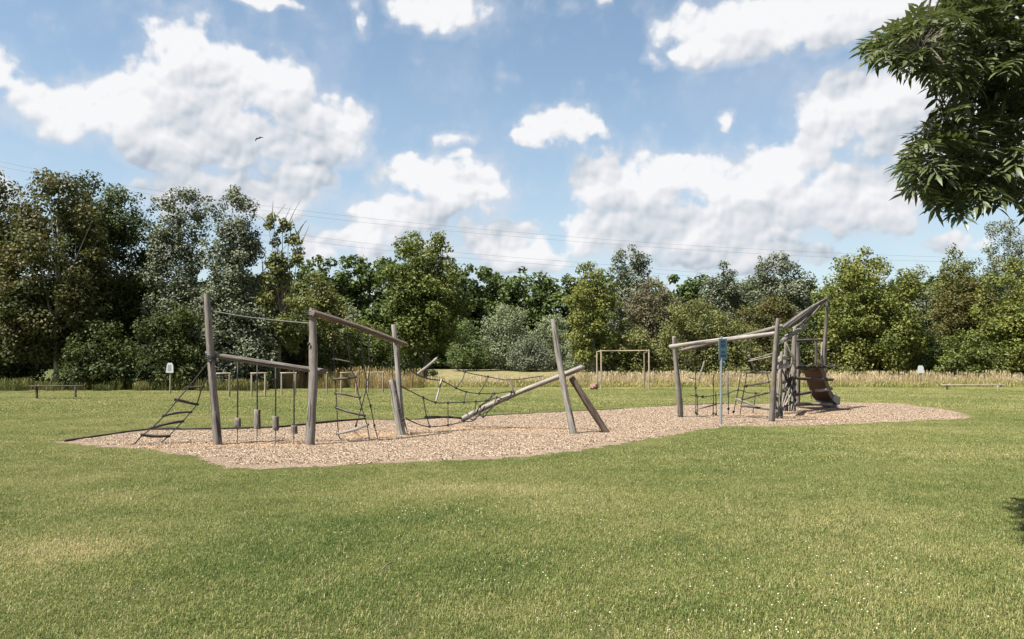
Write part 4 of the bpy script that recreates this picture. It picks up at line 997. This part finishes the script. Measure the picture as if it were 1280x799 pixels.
# hurdles
for (xl, xr, yt, yb, lb) in [(270, 287, 467, 497, 'leftmost hurdle, half hidden behind the tall leaning post'), (314.5, 331.5, 466.8, 496.5, 'second hurdle from the left, behind the two long hanging logs'), (352, 369.3, 466.6, 495, 'third hurdle from the left, just before the thick post'),
     (390, 408.3, 466.4, 493.7, 'fourth hurdle, partly behind the thick post'), (426.5, 445.3, 466, 492, 'fifth hurdle, behind the ladder net rungs'), (459.8, 478.7, 465.6, 491, 'rightmost hurdle, behind the crossing ropes')]:
    Y = G(xl, yb).y; h = empty('wooden_hurdle', G((xl + xr) / 2, yb), lb, 'hurdle', 'wooden hurdles in a row at the lawn edge')
    for x in (xl, xr): log('leg', G(x, yb) - Vector((0, 0, .1)), P(x, yt + .3, Y), .047, .045, M_FRESH, h, seed=int(x), bend=.003, seg=3, sides=9)
    log('crossbar', P(xl - 1.6, yt, Y - .005), P(xr + 1.6, yt - .3, Y), .040, .040, M_FRESH, h, seed=int(xl) + 3, bend=.003, seg=3, sides=9)

# timber goal
gl = empty('timber_goal', G(781, 487.5), 'plain timber goal frame without a net before the pale grass', 'goal')
Yg = G(751.5, 487.3).y
log('post', G(751.5, 487.5) - Vector((0, 0, .1)), P(751.5, 437.5, Yg), .058, .052, M_FRESH, gl, seed=1, bend=.003, seg=4, sides=10)
log('post', G(811.2, 487.5) - Vector((0, 0, .1)), P(811.2, 437, Yg), .058, .052, M_FRESH, gl, seed=2, bend=.003, seg=4, sides=10)
log('post', G(746.3, 486) - Vector((0, 0, .1)), P(746.3, 439.3, Yg + 2), .055, .05, M_FRESH, gl, seed=3, bend=.003, seg=4, sides=10)
log('post', G(805.2, 486) - Vector((0, 0, .1)), P(805.2, 441, Yg + 2), .055, .05, M_FRESH, gl, seed=4, bend=.003, seg=4, sides=10)
log('crossbar', P(752, 438.8, Yg), P(811, 438.4, Yg), .050, .050, M_FRESH, gl, seed=5, bend=.002, seg=5, sides=10)
log('side_bar', P(746.4, 440, Yg + 2), P(751.4, 438.8, Yg), .04, .04, M_FRESH, gl, seed=6, bend=0, seg=3, sides=8)
log('side_bar', P(805.2, 442, Yg + 2), P(811, 438.6, Yg), .04, .04, M_FRESH, gl, seed=7, bend=0, seg=3, sides=8)
# weathered stump beside the goal
st_ = G(742.5, 487.5); rr = random.Random(4); V, F = ball_data((0, 0, .16), .24, (1, .8, .95), 10, 7)
V = [Vector((v.x * (1 + rr.uniform(-.22, .22)), v.y * (1 + rr.uniform(-.2, .2)), v.z * (1 + rr.uniform(-.2, .2)))) for v in V]
V2, F2 = tube_data([Vector((.04, 0, .1)), Vector((.13, 0, .3)), Vector((.16, .02, .42))], [.10, .07, .04], 7, .2, rr); V, F = join_data([(V, F), (V2, F2)])
M_STUMP = wood('pinkish_rotten_wood', (.07, .04, .03), (.20, .12, .085), (.30, .21, .16))
tag(link('tree_stump', mesh_py('tree_stump', V, F, sharp=30), M_STUMP, None, st_), 'small pinkish brown stump beside the left foot of the goal', 'stump')
log('marker_post', G(706.8, 486.5) - Vector((0, 0, .1)), P(706.8, 471, G(706.8, 486.5).y), .04, .04, M_GALV, None, seed=3, bend=0, seg=3, sides=8)
tag(bpy.data.objects['marker_post'], 'short grey green marker post behind the leaning middle post', 'post')

# ------------------------------------------------------------------ power cables and bird
def cable(pts, label):
    ps = []
    for (x, y, Y) in pts: ps.append(P(x, y, Y))
    o = rope('power_cable', ps, .018, M_CABLE, None, 5, 10); tag(o, label, 'cable', 'power cables across the sky')
cable([(-60, 190, 130), (150, 231, 137), (400, 266, 146), (640, 290, 155), (900, 309, 165), (1165, 321, 176), (1400, 326, 186)], 'uppermost power cable crossing the whole sky')
cable([(-60, 196, 131), (150, 237, 138), (400, 272, 147), (640, 295.5, 156), (900, 314.5, 166), (1165, 327, 177), (1400, 332, 187)], 'power cable just beneath the uppermost one')
cable([(250, 276, 140), (400, 297, 146), (520, 311, 150), (640, 321.5, 155), (760, 331, 160), (880, 341, 165), (1100, 352, 173)], 'third power cable from the top, low over the far wood')
cable([(250, 283, 141), (400, 303.5, 147), (520, 317, 151), (640, 327.5, 156), (760, 337, 161), (880, 346, 166), (1100, 357, 174)], 'lowest power cable, skimming the tree tops')

bc = P(322.8, 173, 60); br = empty('bird', bc, 'small dark bird gliding with bent wings before the big left cloud', 'bird')
V, F = tube_data([Vector((-.17, -.02, -.03)), Vector((-.10, 0, -.01)), Vector((0, 0, 0)), Vector((.10, 0, .015)), Vector((.16, 0, .03))], [.008, .032, .045, .03, .008], 8)
bo = link('body', mesh_py('body', V, F), M_BIRD, br); bo.rotation_euler = (0, 0, .9)
def wing(tips):
    top = [Vector(p) for p in tips]; n = len(top); V = [p + Vector((0, 0, .006)) for p in top] + [p - Vector((0, 0, .006)) for p in top]
    F = [tuple(range(n)), tuple(range(2*n-1, n-1, -1))] + [(i, n+i, n+(i+1) % n, (i+1) % n) for i in range(n)]
    link('wing', mesh_py('wing', V, F, False), M_BIRD, br)
wing([(0, -.06, .01), (.16, -.08, .10), (.30, .0, .09), (.38, .10, .06), (.22, .06, .07), (.04, .08, .0)])
wing([(0, -.06, .01), (-.14, -.10, -.03), (-.22, -.04, -.13), (-.24, .06, -.24), (-.16, .05, -.10), (-.02, .08, 0)])

# ------------------------------------------------------------------ foreground ash tree (trunk stands right of the frame)
SIL = [(1290,-60),(1175,-60),(1160,0),(1148,14),(1120,20),(1092,34),(1072,48),(1084,62),(1098,76),(1120,82),(1150,90),(1172,102),(1168,118),(1166,132),(1162,146),(1142,158),(1134,180),(1114,196),(1118,216),(1130,232),(1152,240),(1170,246),(1186,260),(1200,264),(1220,252),(1240,240),(1262,248),(1290,250)]
SILN = np.array(SIL, float)
at = empty('ash_tree', (8.3, 7.4, 0), 'foreground ash branch with long dark leaflets hanging in from the top right corner', 'tree')
pr = random.Random(21)
def leaf_mesh(seed):
    r = random.Random(seed); V = []; F = []
    def leaflet(base, d, L, W, droop):
        d = Vector(d).normalized(); s = d.cross(Vector((0, 0, 1))).normalized(); o = len(V)
        st = [(0, .10), (.30, .9), (.62, .78), (1, .0)]
        for (t, wf) in st:
            c = base + d * (L * t) + Vector((0, 0, -droop * L * t * t))
            V.extend([c - s * (W * wf) + Vector((0, 0, .25 * W * wf)), c, c + s * (W * wf) + Vector((0, 0, .25 * W * wf))])
        for i in range(3):
            F.append((o+i*3, o+i*3+1, o+i*3+4, o+i*3+3)); F.append((o+i*3+1, o+i*3+2, o+i*3+5, o+i*3+4))
    axis = [Vector((t * .26, 0, -.10 * t * t)) for t in (0, .3, .5, .7, .9, 1)]
    for i, p in enumerate(axis[1:5]):
        for sgn in (-1, 1):
            a = sgn * r.uniform(.75, 1.1); leaflet(p, (math.cos(a), math.sin(a), r.uniform(-.35, .05)), r.uniform(.10, .135), .021, r.uniform(.03, .30))
    leaflet(axis[5], (1, r.uniform(-.2, .2), -.2), .14, .018, .3)
    v2, f2 = tube_data(axis, .0025, 3); o = len(V); V.extend(v2); F.extend([tuple(j + o for j in f) for f in f2])
    me = mesh_py('leaf', V, F, sharp=60); me.materials.append(M_ASH)
    a_ = me.attributes.new('tint', 'FLOAT', 'FACE'); a_.data.foreach_set('value', [r.random() for _ in me.polygons])
    return me
LEAVES = [leaf_mesh(s) for s in range(7)]
# twig ends: inside the silhouette when in view, anywhere when outside the frame
ends = []
tries = 0
while len(ends) < 330 and tries < 60000:
    tries += 1
    a = pr.uniform(0, 6.283); rr_ = pr.random() ** .45
    ph_ = math.acos(pr.uniform(-.75, 1)); p = Vector((7.2 + 4.6 * rr_ * math.sin(ph_) * math.cos(a), 7.3 + 2.6 * rr_ * math.sin(ph_) * math.sin(a), 4.9 + 2.4 * rr_ * math.cos(ph_)))
    if p.y < 4.2: continue
    x, y = proj(p)
    if x < 1292 and y > -50 and (x < 1075 or not inside(np.array([[x, y]]), SILN)[0] or edge_dist(np.array([[x, y]]), SILN)[0] < 14): continue
    if x < 1175 and y <= -50 and x < 1140: continue
    s_ = (p.x + .49 * p.z) , (p.y + .30 * p.z); sx_, sy_ = proj(Vector((s_[0], s_[1], 0)))
    if sx_ < 1262 and not (625 < sy_ < 675): continue
    ends.append(p)
# explicit clusters that give the visible silhouette
for (x, y) in [(1092,48),(1104,56),(1115,40),(1122,62),(1135,42),(1140,70),(1155,30),(1155,58),(1160,78),(1172,20),(1175,50),(1178,84),(1190,35),(1195,68),(1180,128),(1200,95),(1210,50),(1215,80),(1230,30),(1240,70),(1245,100),(1260,50),(1265,90),(1208,20),(1250,15),(1272,25),
               (1178,148),(1160,165),(1150,178),(1132,198),(1138,215),(1150,222),(1155,195),(1168,180),(1172,210),(1170,232),(1185,165),(1188,195),(1190,222),(1195,245),(1205,180),(1208,210),(1212,235),(1222,160),(1225,195),(1230,222),(1240,175),(1245,205),(1250,232),(1258,150),(1262,185),(1268,215),(1275,238),(1240,140),(1262,125),(1276,160),
               (1185,15),(1200,8),(1225,5),(1275,70),(1235,50),(1255,70),(1220,60),(1275,110),(1228,92)]:
    for k in range(3): ends.append(P(x + pr.uniform(-7, 7), y + pr.uniform(-7, 7), pr.uniform(6.3, 7.9)))
# limbs
root_p = Vector((8.3, 7.4, 0)); forks = [Vector((8.1, 7.4, 2.2)), Vector((7.8, 7.3, 3.4)), Vector((8.2, 7.5, 4.8))]
tparts = [tube_data(catmull([root_p - Vector((0, 0, .1)), Vector((8.2, 7.4, 1.1)), forks[0], forks[1], forks[2], Vector((8.0, 7.4, 6.6))], 4), [.24 - .010 * i for i in range(21)], 12, .08, pr)]
link('trunk', mesh_py('trunk', off(tparts[0][0], at), tparts[0][1]), M_BARK, at)
hubs = [P(1255, 205, 7.2), P(1200, 200, 7.1), P(1215, 70, 7.1), P(1150, 58, 7.0), P(1265, 60, 7.3), Vector((6.6, 7.2, 5.6)), Vector((8.8, 6.2, 5.4)), Vector((9.3, 8.2, 5.2)), Vector((7.5, 8.2, 6)), Vector((10.3, 7.2, 4.8)), Vector((6.2, 7.0, 6.4)), Vector((8.0, 5.6, 4.6))]
src = [forks[1], None, forks[2], None, forks[2], forks[2], forks[1], forks[1], forks[2], forks[2], forks[2], forks[0]]
src[1] = hubs[0]; src[3] = hubs[2]
for h_, s_ in zip(hubs, src):
    mid = s_.lerp(h_, .5) + Vector((pr.uniform(-.1, .1), pr.uniform(-.1, .1), .12))
    V, F = tube_data(catmull([s_, mid, h_], 5), [.055 - .0035 * i for i in range(11)], 7, .1, pr); link('limb', mesh_py('limb', off(V, at), F), M_BARK, at)
tw = []; lf = []
for e in ends:
    h_ = min(hubs, key=lambda k: (k - e).length); d = (e - h_)
    if d.length < .05: d = Vector((-.1, 0, .02))
    m_ = h_.lerp(e, .55) + Vector((0, 0, .06 * d.length)); rr_ = min(.012, .004 + .006 * d.length)
    tw.append(tube_data([h_, m_, e], [rr_, rr_ * .7, .003], 4))
    dn_ = (e - m_).normalized()
    for k in range(pr.randint(4, 6)):
        az_ = pr.uniform(0, 6.283); dv = (dn_ * .5 + Vector((math.cos(az_), math.sin(az_), pr.uniform(-.5, .35))) * .9).normalized()
        s = pr.uniform(.72, 1.05)
        tip_ = e + dv * .38 * s; tx, ty = proj(tip_)
        if tx < 1285 and ty > 0 and not inside(np.array([[tx, ty]]), SILN)[0]:
            if edge_dist(np.array([[tx, ty]]), SILN)[0] > 7: continue
        lf.append((e, dv, s * 1.12, pr.randrange(7), pr.uniform(-.5, .5)))
V, F = join_data(tw); o = link('twigs', mesh_py('twigs', off(V, at), F), M_BARK, at); o['kind'] = 'stuff'
vis = []; rest = []
for L_ in lf:
    x, y = proj(L_[0]); (vis if (1050 < x < 1290 and -20 < y < 280) else rest).append(L_)
vis.sort(key=lambda L_: L_[0].y)
rest = vis[300:] + rest; vis = vis[:300]
def leafmx(L_):
    e, dv, s, k, roll = L_; q_ = dv.to_track_quat('X', 'Z'); return Matrix.Translation(e - at.location) @ q_.to_matrix().to_4x4() @ Matrix.Rotation(roll, 4, 'X') @ Matrix.Scale(s, 4)
for L_ in vis:
    o = bpy.data.objects.new('leaf', LEAVES[L_[3]]); col.objects.link(o); o.parent = at; o.matrix_local = leafmx(L_)
base = []
for me in LEAVES:
    co = np.array([v.co[:] for v in me.vertices]); fq = [tuple(p.vertices) for p in me.polygons]
    tr_ = []
    for f in fq: tr_ += [(f[0], f[1], f[2])] + ([(f[0], f[2], f[3])] if len(f) > 3 else [])
    base.append((co, np.array(tr_)))
vs = []; fs = []; cnt = 0
for L_ in rest:
    co, tr_ = base[L_[3]]; m4 = np.array(leafmx(L_)); vs.append(co @ m4[:3, :3].T + m4[:3, 3]); fs.append(tr_ + cnt); cnt += len(co)
fa = np.vstack(fs)
o = link('foliage', np_mesh('foliage', np.vstack(vs), 3, np.random.default_rng(3).random(len(fa)), None, False, fa), M_ASH, at); o['kind'] = 'stuff'
print('leaves', len(vis), len(rest), 'ends', len(ends), 'ash tris', len(fa))
print('total tris', sum(len(me.loops) - 2 * len(me.polygons) for me in bpy.data.meshes))
